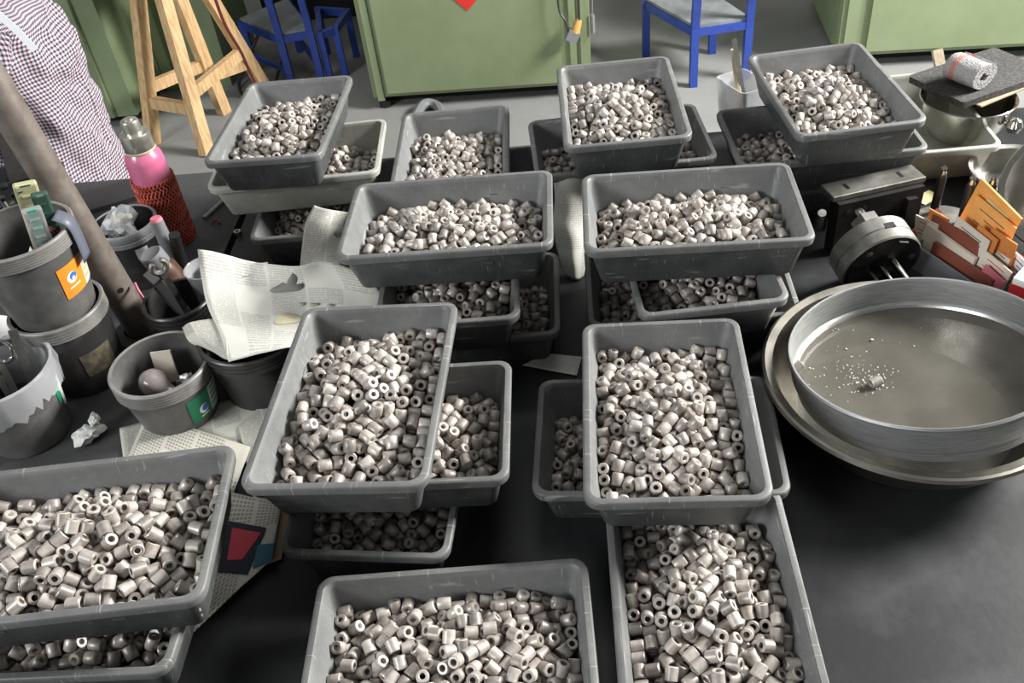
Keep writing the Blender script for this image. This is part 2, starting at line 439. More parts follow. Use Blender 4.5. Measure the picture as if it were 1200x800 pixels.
# ------------------------------------------------------------------ workbench: two tops side by side with an open joint
BYAW = R(-5.5)
bench = empty('workbench', (0.0, 1.12, 0.0), BYAW)
tag(bench, 'long workbench with a black rubber sheet and a grey board top', 'workbench')
SEAM = -0.643
D = 0.87
mb = MB(); mb.box(((SEAM + 0.008 + 2.0) / 2, 0, TZ - 0.02), (2.0 - SEAM - 0.008, 2 * D, 0.04))
o = mb.build('bench_top', 'rubber_sheet', bench, smooth=False); o['label'] = 'black rubber covered bench top'
mb = MB(); mb.box(((SEAM - 0.008 - 2.2) / 2, 0, TZ - 0.02), (2.2 + SEAM - 0.008, 2 * D, 0.04))
o = mb.build('bench_top', 'bench_board', bench, smooth=False); o['label'] = 'dull grey board bench top'
mb = MB(); mb.box((-0.1, 0, TZ - 0.06), (4.1, 2 * D - 0.1, 0.035))
mb.build('under_frame', 'bench_edge', bench, smooth=False)
for x in (-2.0, -0.6, 0.75, 1.85):
    for y in (-D + 0.1, D - 0.1):
        mb = MB(); mb.box((x, y, (TZ - 0.08) / 2), (0.06, 0.06, TZ - 0.08))
        mb.build('leg', 'bench_steel', bench, smooth=False)

# ------------------------------------------------------------------ trays
TL, TW, TH = 0.36, 0.241, 0.082
def tray_mesh(name, mats, warp=0.0):
    """long side along x, base at z=0"""
    mb = MB(); hx, hy = TL / 2, TW / 2
    def loop(ins, z, r): return rrect(hx - ins, hy - ins, r, z, 5)
    def mod(lp):
        for p in lp:                       # the turned-down lip drops a little in the middle of each side
            if (abs(p.x) < 0.05) or (abs(p.y) < 0.04): p.z -= 0.003
        return lp
    outer = [loop(0.0275, 0.0, 0.012), loop(0.0245, 0.003, 0.015), loop(0.0090, TH - 0.0125, 0.019)]
    lip = [loop(0.0088, TH - 0.0125, 0.019), mod(loop(0.0012, TH - 0.0135, 0.021)), loop(0.0, TH - 0.004, 0.022), loop(0.0008, TH - 0.0012, 0.022), loop(0.0022, TH, 0.021),
           loop(0.0095, TH, 0.016), loop(0.0108, TH - 0.0015, 0.0155)]
    inner = [loop(0.0108, TH - 0.0015, 0.0155), loop(0.0125, TH - 0.008, 0.015), loop(0.0262, 0.008, 0.013), loop(0.0290, 0.004, 0.011)]
    # the lip is not perfectly straight
    for lp in outer[2:] + lip + inner[:2]:
        for p in lp:
            w = warp * 0.0012
            p.x += w * math.sin(p.y * 40 + warp); p.y += w * math.sin(p.x * 31 + 2 * warp); p.z += w * math.sin(p.x * 23 + p.y * 19)
    mb.loft(outer, True, True, False, 1)
    mb.loft(lip, True, False, False, 2)
    mb.loft(inner, True, False, True, 0)
    for sx in (-0.07, 0.07):               # two little moulded ribs on the long sides
        for sy in (-1, 1):
            mb.box((sx, sy * (hy - 0.0155), 0.047), (0.016, 0.004, 0.004), 1)
    o = mb.build(name, mats, angle=40)
    bm = bmesh.new(); bm.from_mesh(o.data); bmesh.ops.remove_doubles(bm, verts=bm.verts, dist=1e-6)
    bmesh.ops.recalc_face_normals(bm, faces=bm.faces); bm.to_mesh(o.data); bm.free()
    me = o.data; bpy.data.objects.remove(o)
    return me
TM = [tray_mesh('tray_mesh', ['tray_inside', 'tray_outside', 'tray_rim'], w) for w in (0.6, -0.8, 1.1)]
TMP = tray_mesh('pale_tray_mesh', ['pale_tray'] * 3, 0.9)
Z1, Z2, Z3 = TZ, TZ + TH, TZ + 2 * TH
# (key, x, y, layer base, long side across?, yaw deg, pile, label)
TRAYS = [
 ('A1', -0.418, 1.798, Z3, 0, -7.3, 'f2', 'dark grey ring tray topping the pile behind the newspaper, left of all back trays'),
 ('A2', -0.400, 1.787, Z2, 1, -2.8, 'l', 'pale dirty grey tray of rings lying crosswise under the back left tray'),
 ('A3', -0.379, 1.768, Z1, 0, -3.8, 'l', 'shadowed grey tray at the bottom, under the pale dirty tray'),
 ('B2', -0.073, 1.722, Z2, 0, -4.4, 'f1', 'grey tray of pale rings in the back row before the green cabinet door'),
 ('B3', -0.075, 1.735, Z1, 1, -4.0, None, 'hidden grey tray carrying the back row tray before the green door'),
 ('C1', 0.275, 1.685, Z3, 0, -4.8, 'f2', 'upper grey tray heaped with bright rings in the back row below the plug'),
 ('C2', 0.269, 1.673, Z2, 1, -2.0, 'l', 'dark tray jutting out both sides under the back row tray below the plug'),
 ('C3', 0.275, 1.690, Z1, 0, -4.0, None, 'lowest grey tray of the back row pile below the plug'),
 ('D1', 0.681, 1.627, Z3, 0, -1.1, 'f2', 'upper grey tray heaped with pale rings at back right before the green machine'),
 ('D2', 0.659, 1.612, Z2, 1, -3.1, 'l', 'dark grey tray crosswise under the back right tray of rings'),
 ('D3', 0.668, 1.700, Z1, 0, -3.0, None, 'lowest dark tray under the back right pile, behind the steel angle plate'),
 ('E1', -0.080, 1.344, Z3, 1, -6.4, 'f1', 'wide grey tray of rings on top, right beside the big folded newspaper'),
 ('E2', -0.087, 1.324, Z2, 0, -4.8, 'f1', 'dark grey tray directly under the wide tray beside the folded newspaper'),
 ('E3', -0.082, 1.319, Z1, 1, -5.8, 'l', 'lowest dark tray in the pile of the wide tray by the newspaper'),
 ('F1', 0.324, 1.272, Z3, 1, -7.4, 'f1', 'wide grey tray of rings on top, left of the three jaw chuck'),
 ('F2', 0.329, 1.277, Z2, 0, -1.5, 'f1', 'light rimmed grey tray under the wide tray left of the chuck'),
 ('F3', 0.325, 1.290, Z1, 1, -5.9, 'l', 'lowest dark tray in the pile left of the chuck'),
 ('G1', -0.217, 0.932, Z3, 0, -8.7, 'f2', 'large looking grey tray of rings topping the left middle pile'),
 ('G2', -0.194, 0.938, Z2, 1, -5.8, 'f1', 'shaded grey tray sticking out right from under the left middle tray'),
 ('G3', -0.207, 0.948, Z1, 0, -10.5, 'f1', 'lowest grey tray peeping out in front of the left middle pile'),
 ('H1', 0.208, 0.908, Z2, 0, -8.1, 'f2', 'grey tray of rings lying on two others, left of the big steel basin'),
 ('H2', 0.195, 0.928, Z1, 1, -8.9, 'f1', 'dark grey tray sticking out both sides beneath the tray left of the basin'),
 ('I1', 0.203, 0.636, Z1, 0, -5.8, 'f2', 'grey ring tray cut by the picture edge at front right, below the basin tray'),
 ('J1', -0.124, 0.616, Z1, 1, -3.9, 'f2', 'front centre grey tray full of rings, standing flat on the black bench'),
 ('K1', -0.555, 0.735, Z3, 1, -0.9, 'f2', 'front left grey tray full of rings, resting on another tray'),
 ('K2', -0.605, 0.716, Z2, 1, -5.1, 'f1', 'dusty grey tray showing below the front left ring tray'),
 ('K3', -0.600, 0.720, Z1, 0, -4.0, None, 'bottom grey tray under the front left pile, hardly visible'),
]

# ------------------------------------------------------------------ the rings: poured into a tray and left to settle
RO, RI, RL = 0.00825, 0.0038, 0.0175
def pour(count, seed, heap=0.013):
    """drop count rings into a tray-shaped funnel with the rigid body solver; returns centres and axes"""
    rnd_ = random.Random(seed); S = 10.0
    a, b_, a2, b2, h = 0.151, 0.0915, 0.169, 0.1095, 0.079
    tmp = []
    def hull(pts):
        bm = bmesh.new()
        for p in pts: bm.verts.new(Vector(p) * S)
        bmesh.ops.convex_hull(bm, input=bm.verts)
        me = bpy.data.meshes.new('funnel_side'); bm.to_mesh(me); bm.free()
        o = bpy.data.objects.new('funnel_side', me); COL.objects.link(o); tmp.append(o)
    e = 0.05; k = 2.2
    hull([(x, y, z) for x in (-a - e, a + e) for y in (-b_ - e, b_ + e) for z in (-0.05, 0)])
    for s in (-1, 1):
        hull([(s * a, y, 0) for y in (-b_ - e, b_ + e)] + [(s * (a + (a2 - a) * k), y, h * k) for y in (-b_ - e, b_ + e)] + [(s * (a2 + 0.1), y, z) for y in (-b_ - e, b_ + e) for z in (0, h * k)])
        hull([(x, s * b_, 0) for x in (-a - e, a + e)] + [(x, s * (b_ + (b2 - b_) * k), h * k) for x in (-a - e, a + e)] + [(x, s * (b2 + 0.1), z) for x in (-a - e, a + e) for z in (0, h * k)])
    nw = len(tmp)
    bm = bmesh.new(); bmesh.ops.create_cone(bm, cap_ends=True, segments=12, radius1=RO * S, radius2=RO * S, depth=RL * S)
    me = bpy.data.meshes.new('falling_ring'); bm.to_mesh(me); bm.free()
    for i in range(count):
        lay, q = divmod(i, 35); ix, iy = divmod(q, 5)
        o = bpy.data.objects.new('falling_ring', me); COL.objects.link(o); tmp.append(o)
        o.location = Vector(((ix - 3) * 0.025 + rnd_.uniform(-0.002, 0.002) + 0.01 * math.sin(lay), (iy - 2) * 0.025 + rnd_.uniform(-0.002, 0.002) + 0.008 * math.cos(lay * 1.7), 0.03 + lay * 0.026)) * S
        o.rotation_euler = [rnd_.uniform(0, 6) for _ in range(3)]
    bpy.ops.rigidbody.world_add()
    rw = scene.rigidbody_world; rw.substeps_per_frame = 5; rw.solver_iterations = 10
    rc = bpy.data.collections.new('pouring'); rw.collection = rc
    rw.point_cache.frame_end = 105; scene.frame_end = 105
    g0 = scene.gravity.copy(); scene.gravity = (0, 0, -49)
    for o in tmp: rc.objects.link(o)
    for i, o in enumerate(tmp):
        rb = o.rigid_body; rb.use_margin = True; rb.collision_margin = 0.002
        if i < nw: rb.type = 'PASSIVE'; rb.collision_shape = 'CONVEX_HULL'; rb.friction = 0.7
        else:
            rb.type = 'ACTIVE'; rb.collision_shape = 'CYLINDER'; rb.friction = 0.85; rb.restitution = 0.05; rb.mass = 0.1
            rb.linear_damping = 0.2; rb.angular_damping = 0.5
    for f in range(1, 106): scene.frame_set(f)
    dg = bpy.context.evaluated_depsgraph_get(); out = []
    for o in tmp[nw:]:
        mw = o.evaluated_get(dg).matrix_world
        out.append((*(mw.translation / S), *(mw.to_3x3() @ Vector((0, 0, 1)))))
    bpy.ops.rigidbody.world_remove()
    for o in tmp: bpy.data.objects.remove(o)
    bpy.data.collections.remove(rc); scene.gravity = g0; scene.frame_end = 250; scene.frame_set(1)
    out = np.array(out)
    ok = (np.abs(out[:, 0]) < a2) & (np.abs(out[:, 1]) < b2) & (out[:, 2] > 0.004) & (out[:, 2] < 0.1)
    out = out[ok]
    keep = [out[i, 2] > out[np.hypot(out[:, 0] - out[i, 0], out[:, 1] - out[i, 1]) < 0.012, 2].max() - 0.026 for i in range(len(out))]
    g = np.exp(-((out[:, 0] / 0.095) ** 2 + (out[:, 1] / 0.058) ** 2))
    out[:, 2] = np.maximum(0.0085, out[:, 2] + heap * g - 0.55 * heap * (1 - g))      # heaped up in the middle
    out = out[np.array(keep)]                      # rings buried deep in the heap are never seen
    return out[:, :3], out[:, 3:] / np.linalg.norm(out[:, 3:], axis=1, keepdims=True)
PILES = {'full2': pour(545, 2), 'full1': pour(430, 1), 'low1': pour(330, 3, 0.006)}

def ring_profile(seg, fine):
    h = RL / 2; c = 0.0011
    prof = [(RI, -h + 0.0006), (RI + 0.0007, -h), (RO - c, -h), (RO, -h + c), (RO, h - c), (RO - c, h), (RI + 0.0007, h), (RI, h - 0.0006)] if fine else \
           [(RI, -h), (RO - c, -h), (RO, -h + c), (RO, h - c), (RO - c, h), (RI, h)]
    n = len(prof); v = []; f = []
    for r, z in prof:
        for i in range(seg): v.append((r * math.cos(2 * PI * i / seg), r * math.sin(2 * PI * i / seg), z))
    for k in range(n):
        for i in range(seg):
            j = (i + 1) % seg; k2 = (k + 1) % n
            f.append((k * seg + i, k * seg + j, k2 * seg + j, k2 * seg + i))
    return np.array(v), np.array(f)
rv, rf = ring_profile(18, True)
ring_me = bpy.data.meshes.new('metal_ring')
ring_me.from_pydata([tuple(x) for x in rv], [], [tuple(int(i) for i in x) for x in rf])
ring_me.materials.append(MATS['ring_metal'])
bm = bmesh.new(); bm.from_mesh(ring_me); bmesh.ops.recalc_face_normals(bm, faces=bm.faces)
for f in bm.faces: f.smooth = True
for e_ in bm.edges:
    if len(e_.link_faces) == 2 and e_.calc_face_angle(0) > R(30): e_.smooth = False
bm.to_mesh(ring_me); bm.free()

def axis_rot(ax, spin):
    z = Vector(ax); q = z.to_track_quat('Z', 'Y') @ Quaternion((0, 0, 1), spin)
    return q.to_matrix()
ALL = []                        # (tray key, matrix, camera distance, exposed)
tray_at = {}
rs = random.Random(3)
for ti, (key, x, y, z0, across, yaw, pile, label) in enumerate(TRAYS):
    o = bpy.data.objects.new('plastic_tray', TMP if key == 'A2' else TM[ti % 3]); COL.objects.link(o)
    rz = R(yaw) + (0 if across else PI / 2)
    o.location = (x, y, z0); o.rotation_euler = (0, 0, rz)
    tag(o, label, 'tray', 'plastic trays on the bench')
    tray_at[key] = o
    if not pile: continue
    P_, A_ = PILES[{'f1': 'full1', 'f2': 'full2', 'l': 'low1'}[pile]]
    mx, my = rs.choice((-1, 1)), rs.choice((-1, 1))
    P_ = P_ * np.array([mx, my, 1]); A_ = A_ * np.array([mx, my, 1])
    base = Matrix.Translation((x, y, z0 + 0.0042)) @ Matrix.Rotation(rz, 4, 'Z')
    for i in range(len(P_)):
        d = np.hypot(P_[:, 0] - P_[i, 0], P_[:, 1] - P_[i, 1])
        top = P_[d < 0.011, 2].max()
        m4 = base @ Matrix.Translation(P_[i]) @ axis_rot(A_[i], rs.uniform(0, 6.28)).to_4x4()
        px, py, w = pix(m4.translation)
        ok = (P_[i, 2] > top - 0.009) and 4 < px < 1196 and 4 < py < 796
        ALL.append([key, m4, w, ok])
# the rings that show largest stand as single objects; the rest is one heap
cand = sorted((r for r in ALL if r[3] and r[0] in ('I1', 'J1', 'K1')), key=lambda r: r[2])
single = set(id(r) for r in cand[:298])
WHERE = {'I1': 'front right ring tray', 'J1': 'front centre ring tray', 'K1': 'front left ring tray'}
for r in ALL:
    if id(r) in single:
        o = bpy.data.objects.new('metal_ring', ring_me); COL.objects.link(o)
        o.matrix_world = r[1]
        q = r[1].translation - tray_at[r[0]].location; az = abs((r[1].to_3x3() @ Vector((0, 0, 1))).z)
        pose = 'standing on end' if az > 0.8 else ('lying on its side' if az < 0.35 else 'lying tilted')
        hx_, hy_ = (0.06, 0.035) if r[0] != 'I1' else (0.035, 0.06)
        part = ('back' if q.y > hy_ else 'front' if q.y < -hy_ else 'middle') + (' right' if q.x > hx_ else ' left' if q.x < -hx_ else ' centre')
        tag(o, 'metal ring ' + pose + ' in the ' + part + ' of the ' + WHERE[r[0]], 'ring', 'rings in the ' + WHERE[r[0]])
def ring_heap(name, mats4, seg):
    v, f = ring_profile(seg, False)
    n = len(mats4); M = np.array([[list(row) for row in m_] for m_ in mats4])
    V = np.einsum('nij,vj->nvi', M[:, :3, :3], v) + M[:, None, :3, 3]
    Fc = (f[None] + (np.arange(n) * len(v))[:, None, None]).reshape(-1, 4)
    me = bpy.data.meshes.new(name)
    me.vertices.add(n * len(v)); me.vertices.foreach_set('co', V.ravel())
    me.loops.add(Fc.size); me.loops.foreach_set('vertex_index', Fc.ravel().astype(np.int32))
    me.polygons.add(len(Fc)); me.polygons.foreach_set('loop_start', np.arange(0, Fc.size, 4, dtype=np.int32))
    me.update(calc_edges=True)
    # smooth barrel, crisp ends
    sm = np.zeros((6, seg), bool); sm[2] = True; sm[5] = True
    me.polygons.foreach_set('use_smooth', np.tile(sm.ravel(), n))
    me.materials.append(MATS['ring_metal'])
    o = bpy.data.objects.new(name, me); COL.objects.link(o)
    return o
heap_mats = [r[1] for r in ALL if id(r) not in single]
EXTRA_RINGS = heap_mats

# ------------------------------------------------------------------ green machine cabinets on the floor
def cabinet(name_label, corner, yaw, w, d, h, front=None, paint='green_paint', strips=True, foot=0.06):
    """corner = front-left bottom corner; front faces -y"""
    c = empty('machine_cabinet', corner, yaw); tag(c, name_label, 'cabinet')
    mb = MB(); mb.box((w / 2, d / 2, foot + (h - foot) / 2), (w, d, h - foot)); mb.build('body', paint, c, smooth=False)
    mb = MB(); mb.box((w / 2, d / 2 + 0.04, foot / 2), (w - 0.06, d - 0.1, foot)); mb.build('plinth', 'gap_shade', c, smooth=False)  # dark box in the toe gap, its shade is in the colour
    return c
cab = cabinet('sage green machine cabinet with a red diamond sign, behind the middle trays', (-0.478, 3.875, 0), R(-7.8), 0.975, 0.75, 1.05)
mb = MB(); mb.box((0.46, -0.008, 0.545), (0.78, 0.016, 0.93)); pnl = mb.build('door', 'green_paint', cab, smooth=False)
mb = MB(); mb.box((0.035, -0.004, 0.53), (0.03, 0.008, 0.97)); mb.build('edge_strip', 'green_paint', cab, smooth=False)
for x in (0.905, 0.95):
    mb = MB(); mb.box((x, -0.005, 0.545), (0.028, 0.010, 0.95)); mb.build('edge_strip', 'green_paint', cab, smooth=False)
for x in (0.04, 0.93):
    mb = MB(); mb.lathe([(0.03, 0), (0.03, 0.03), (0.012, 0.04), (0.012, 0.07)], 12, (x, 0.04, 0), True, True); mb.build('foot', 'dark_steel', cab)
sign = MB(); s_ = 0.16
sign.add([(0, -0.002, -s_), (s_, -0.002, 0), (0, -0.002, s_), (-s_, -0.002, 0), (0, 0.0, -s_), (s_, 0.0, 0), (0, 0.0, s_), (-s_, 0.0, 0)],
         [(0, 1, 2, 3), (7, 6, 5, 4), (0, 4, 5, 1), (1, 5, 6, 2), (2, 6, 7, 3), (3, 7, 4, 0)])
cm = Matrix.Translation((-0.478, 3.875, 0)) @ Matrix.Rotation(R(-7.8), 4, 'Z')
tipw = aty(548, 13, 3.79)
loc = cm.inverted() @ tipw
o = sign.build('diamond_sign', 'red_sign', smooth=False, loc=cm @ Vector((loc.x, -0.0165, loc.z + s_)), rot=(0, 0, R(-7.8)))
tag(o, 'bright red diamond paper sign stuck on the green cabinet door', 'sign')
# plug hanging on its cable in front of the cabinet door
pw = aty(674, 38, 3.70)
plug = empty('hanging_plug', pw); tag(plug, 'yellowish electric plug hanging on a dark cable before the cabinet', 'plug')
mb = MB(); mb.box((-0.012, 0, -0.012), (0.05, 0.035, 0.045), rot=Matrix.Rotation(0.5, 3, 'Y')); mb.build('socket_block', 'grey_plastic', plug, smooth=False)
mb = MB(); mb.tube([(0.0, 0, 0.0), (0.012, 0, 0.035), (0.02, 0, 0.05)], [0.02, 0.017, 0.012], 10); mb.build('plug_body', 'amber_plastic', plug)
a = aty(652, -30, 3.72) - pw; b_ = aty(655, 10, 3.71) - pw
mb = MB(); mb.tube(spline([(-0.025, 0, 0.0), aty(662, 24, 3.7) - pw, b_, a]), 0.005, 6); mb.build('cable', 'cable_dark', plug)
mb = MB(); mb.tube([(0.02, 0, 0.05), (0.024, 0, 0.4)], 0.005, 6); mb.build('cable', 'cable_dark', plug)
# a switch on a string at the cabinet's side
o = MB(); o.tube([aty(694, -40, 3.74), aty(694, 18, 3.74)], 0.003, 6); o.tube([aty(694, 17, 3.74), aty(695, 38, 3.74)], 0.010, 8)
tag(o.build('pull_switch', 'steel_brushed'), 'little metal pull switch on a cord beside the green cabinet', 'switch')

cab2 = cabinet('green machine cabinet at the right behind the rolled towel', (1.555, 3.70, 0), R(-9.5), 1.4, 0.8, 1.0)
mb = MB(); mb.box((0.74, -0.008, 0.53), (1.25, 0.016, 0.90)); mb.build('door', 'green_paint', cab2, smooth=False)
mb = MB(); mb.box((0.045, -0.005, 0.53), (0.05, 0.010, 0.92)); mb.build('edge_strip', 'green_paint', cab2, smooth=False)
mb = MB(); mb.box((-0.006, 0.4, 0.53), (0.012, 0.66, 0.88)); mb.build('side_panel', 'green_paint_dull', cab2, smooth=False)  # side panel in a darker green than the front

cab3 = cabinet('dull green machine cabinet at the left behind the seated person', (-2.95, 4.15, 0), R(-6), 1.38, 0.9, 1.05, paint='green_paint_dull')
mb = MB(); mb.box((0.66, -0.01, 0.54), (1.24, 0.02, 0.95)); mb.build('door', 'green_paint_dull', cab3, smooth=False)
mb = MB(); mb.box((1.55, 0.62, 0.4), (0.33, 0.5, 0.8)); mb.build('rear_housing', 'green_paint_dull', cab3, smooth=False)
mb = MB(); mb.box((1.50, 0.36, 0.4), (0.02, 0.02, 0.78)); mb.build('edge_strip', 'green_paint_dull', cab3, smooth=False)

# added dark block that stands in for deep shade behind the blue chair
mbx = empty('shade_block', (-0.55, 5.35, 0), R(-8)); tag(mbx, 'added dark block standing in for shade behind the left blue chair', 'block')
mb = MB(); mb.box((0, 0, 0.3), (1.1, 0.6, 0.6)); mb.build('block_body', 'gap_shade', mbx, smooth=False)
mb = MB(); mb.box((0, -0.31, 0.42), (0.9, 0.02, 0.22)); mb.build('block_front', 'black_plastic', mbx, smooth=False)
mb = MB(); mb.tube(spline([aty(305, 35, 4.45), at(280, 100, 0.01), at(310, 128, 0.01), aty(330, 70, 4.5)]), 0.008, 6)
tag(mb.build('floor_cable', 'cable_dark'), 'dark cable looping on the floor behind the wooden stool', 'cable')
mb = MB(); mb.tube(spline([aty(243, -30, 3.6), aty(262, 25, 3.6), aty(283, 62, 3.62), aty(298, 95, 3.7), at(330, 150, 0.01)]), 0.006, 6)
tag(mb.build('red_cable', 'cable_red'), 'thin dark red cable hanging past the wooden stool leg', 'cable')
# grey hose lying under the cabinet
mb = MB(); mb.tube(spline([at(486, 138, 0.02), at(497, 122, 0.03), at(512, 124, 0.02), at(520, 140, 0.02)]), 0.022, 8)
tag(mb.build('floor_hose', 'grey_plastic'), 'grey hose bend on the floor in front of the middle cabinet', 'hose')

# ------------------------------------------------------------------ wooden stool
st = empty('wooden_stool', (-1.232, 3.94, 0)); tag(st, 'tall pale wooden stool with splayed legs at the left', 'stool')
feet = [at(180, 169, 0), at(243, 181, 0), at(263, 132, 0), at(316, 112, 0)]
cen = Vector((-1.232, 3.94, 0)); H = 0.72
tops = []
for f in feet:
    d = f - cen; tops.append(cen + d * 0.36 + Vector((0, 0, H)))
leg_at = lambda i, z: feet[i].lerp(tops[i], z / H) - cen
for i in range(4):
    mb = MB(); mb.beam(feet[i] - cen, tops[i] - cen, 0.052, 0.045, up=(0.8, -0.6, 0)); mb.build('leg', 'stool_wood', st, smooth=False)
for i, j, z in ((0, 1, 0.19), (1, 3, 0.25), (0, 2, 0.25), (2, 3, 0.19)):
    mb = MB(); mb.beam(leg_at(i, z), leg_at(j, z), 0.03, 0.05); mb.build('rung', 'stool_wood', st, smooth=False)
mb = MB(); mb.loft([rrect(0.16, 0.13, 0.02, z) for z in (H - 0.005, H + 0.03)], True, True, True); mb.build('seat', 'stool_wood_top', st, rot=(0, 0, -0.5))

# ------------------------------------------------------------------ blue steel chairs, backs toward us
def blue_chair(label, pts, hs=0.262, hb=0.62):
    """pts: floor points near-left(post), near-right(post), far-left, far-right"""
    c0 = sum(pts, Vector()) / 4; c = empty('blue_chair', c0); tag(c, label, 'chair', 'blue steel chairs')
    q = [p - c0 for p in pts]
    for i, p in enumerate(q):
        top = hb if i < 2 else hs
        lean = Vector((0, -0.05, 0)) if i < 2 else Vector()
        mb = MB(); mb.beam(p, p + Vector((0, 0, hs)), 0.032, 0.032, up=(0, 1, 0))
        if i < 2: mb.beam(p + Vector((0, 0, hs)), p + lean + Vector((0, 0, top)), 0.032, 0.032, up=(0, 1, 0))
        mb.build('back_post' if i < 2 else 'leg', 'blue_paint', c, smooth=False)
    up = lambda i, z: q[i] + Vector((0, 0, z))
    for i, j in ((0, 1), (1, 3), (3, 2), (2, 0)):
        mb = MB(); mb.beam(up(i, hs - 0.017), up(j, hs - 0.017), 0.026, 0.034); mb.build('seat_rail', 'blue_paint', c, smooth=False)
    for i, j in (((1, 3), (2, 0)) if 'left' in label else ()):
        mb = MB(); mb.beam(up(i, 0.09), up(j, 0.09), 0.02, 0.022); mb.build('stretcher', 'blue_paint', c, smooth=False)
    mb = MB(); mb.beam(up(0, hb - 0.05) + Vector((0, -0.045, 0)), up(1, hb - 0.05) + Vector((0, -0.045, 0)), 0.02, 0.07); mb.build('back_rail', 'blue_paint', c, smooth=False)
    mb = MB()
    ins = [p * 1.02 for p in (q[0], q[1], q[3], q[2])]
    mb.loft([[p + Vector((0, 0, z)) for p in ins] for z in (hs, hs + 0.012)], True, True, True); mb.build('seat', 'chair_seat', c, smooth=False)
    return c
blue_chair('blue steel chair with grey seat before the right gap between cabinets', [at(812, 101, 0), at(873, 92, 0), at(757, 66, 0), at(834, 62, 0)])
blue_chair('blue steel chair with grey seat left of the middle cabinet', [at(344, 104, 0), at(378, 97, 0), at(300, 84, 0), at(352, 60, 0)])
lf = [at(378, 97, 0), at(405, 88, 0), at(352, 60, 0), at(418, 66, 0)]
c0 = sum(lf, Vector()) / 4
ft = empty('blue_footrest', c0); tag(ft, 'low blue steel frame beside the left blue chair', 'frame')
lf = [lf[0].lerp(lf[1], 0.35), lf[1], lf[2].lerp(lf[3], 0.5), lf[3]]
for p in lf:
    mb = MB(); mb.beam(p - c0, p - c0 + Vector((0, 0, 0.24)), 0.03, 0.03, up=(0, 1, 0)); mb.build('leg', 'blue_paint', ft, smooth=False)
for i, j in ((0, 1), (1, 3), (3, 2), (2, 0)):
    mb = MB(); mb.beam(lf[i] - c0 + Vector((0, 0, 0.225)), lf[j] - c0 + Vector((0, 0, 0.225)), 0.026, 0.032); mb.build('rail', 'blue_paint', ft, smooth=False)

# ------------------------------------------------------------------ seated person beyond the bench, in a gingham shirt
PX, PY = -1.165, 2.36
per = empty('person', (PX, PY, 0)); tag(per, 'seated person in a black, white and pink gingham shirt', 'person')
def skin_fig(name, verts, edges, radii, root, material, parent, sub=2):
    me = bpy.data.meshes.new(name); me.from_pydata(verts, edges, []); me.materials.append(MATS[material])
    o = bpy.data.objects.new(name, me); COL.objects.link(o); o.parent = parent
    o.modifiers.new('skin', 'SKIN').use_smooth_shade = True
    for i, v in enumerate(me.skin_vertices[0].data):
        r = radii[i]; v.radius = r if isinstance(r, tuple) else (r, r); v.use_root = (i == root)
    s = o.modifiers.new('sub', 'SUBSURF'); s.levels = sub; s.render_levels = sub
    return o
# local frame: person faces -x; +y is the person's right hand side, away from the bench
V = [(0.02, 0, 0.50), (0.0, 0, 0.70), (0.0, 0, 0.92), (-0.02, 0, 1.08), (-0.04, 0, 1.17), (-0.07, 0, 1.26), (-0.09, 0, 1.36), (-0.10, 0, 1.44)]
E_ = [(i, i + 1) for i in range(7)]; rad = [(0.14, 0.11), (0.13, 0.10), (0.14, 0.105), (0.13, 0.09), 0.055, 0.068, 0.088, 0.05]
def limb(start, pts, rr):
    global V, E_, rad
    prev = start
    for p, r in zip(pts, rr):
        V.append(p); rad.append(r); E_.append((prev, len(V) - 1)); prev = len(V) - 1
    return prev
for s in (-1, 1):
    k = limb(3, [(-0.01, s * 0.17, 1.08), (-0.06, s * 0.215, 0.90), (-0.28, s * 0.17, 0.86), (-0.34, s * 0.15, 0.86)], [0.05, 0.042, 0.028, 0.032])
    for j, (dy, ln) in enumerate(((-0.03, 0.07), (-0.01, 0.085), (0.01, 0.08), (0.03, 0.065))):
        limb(k, [(-0.39, s * 0.15 + dy, 0.855), (-0.39 - ln * 0.6, s * 0.15 + dy, 0.835)], [0.010, 0.008])
    limb(k, [(-0.36, s * 0.15 - s * 0.045, 0.85), (-0.39, s * 0.15 - s * 0.06, 0.84)], [0.011, 0.009])
    limb(0, [(-0.06, s * 0.10, 0.50), (-0.42, s * 0.11, 0.48), (-0.40, s * 0.11, 0.12), (-0.42, s * 0.11, 0.05), (-0.52, s * 0.11, 0.035)], [0.085, 0.06, 0.042, 0.04, 0.032])
skin_fig('body', V, E_, rad, 0, 'skin', per)
# face, hair
mb = MB()
mb.lathe([(0.001, 0.105), (0.05, 0.098), (0.085, 0.06), (0.1, 0.0), (0.095, -0.05), (0.07, -0.09)], 20, (-0.075, 0, 1.375)); mb.build('hair', 'hair', per)
mb = MB(); mb.tube([(-0.165, 0, 1.375), (-0.195, 0, 1.345), (-0.17, 0, 1.335)], [0.008, 0.014, 0.01], 8); mb.build('nose', 'skin', per)
for s in (-1, 1):
    mb = MB(); mb.lathe([(0.001, -0.011), (0.009, -0.006), (0.011, 0), (0.009, 0.006), (0.001, 0.011)], 10, (-0.163, s * 0.032, 1.375)); mb.build('eye', 'ink', per)
    mb = MB(); mb.lathe([(0.002, -0.03), (0.014, -0.02), (0.018, 0), (0.014, 0.02), (0.002, 0.03)], 10, (-0.09, s * 0.088, 1.36)); mb.build('ear', 'skin', per)
mb = MB(); mb.tube([(-0.165, -0.024, 1.305), (-0.175, 0, 1.302), (-0.165, 0.024, 1.305)], 0.006, 6); mb.build('mouth', 'brown_card', per)
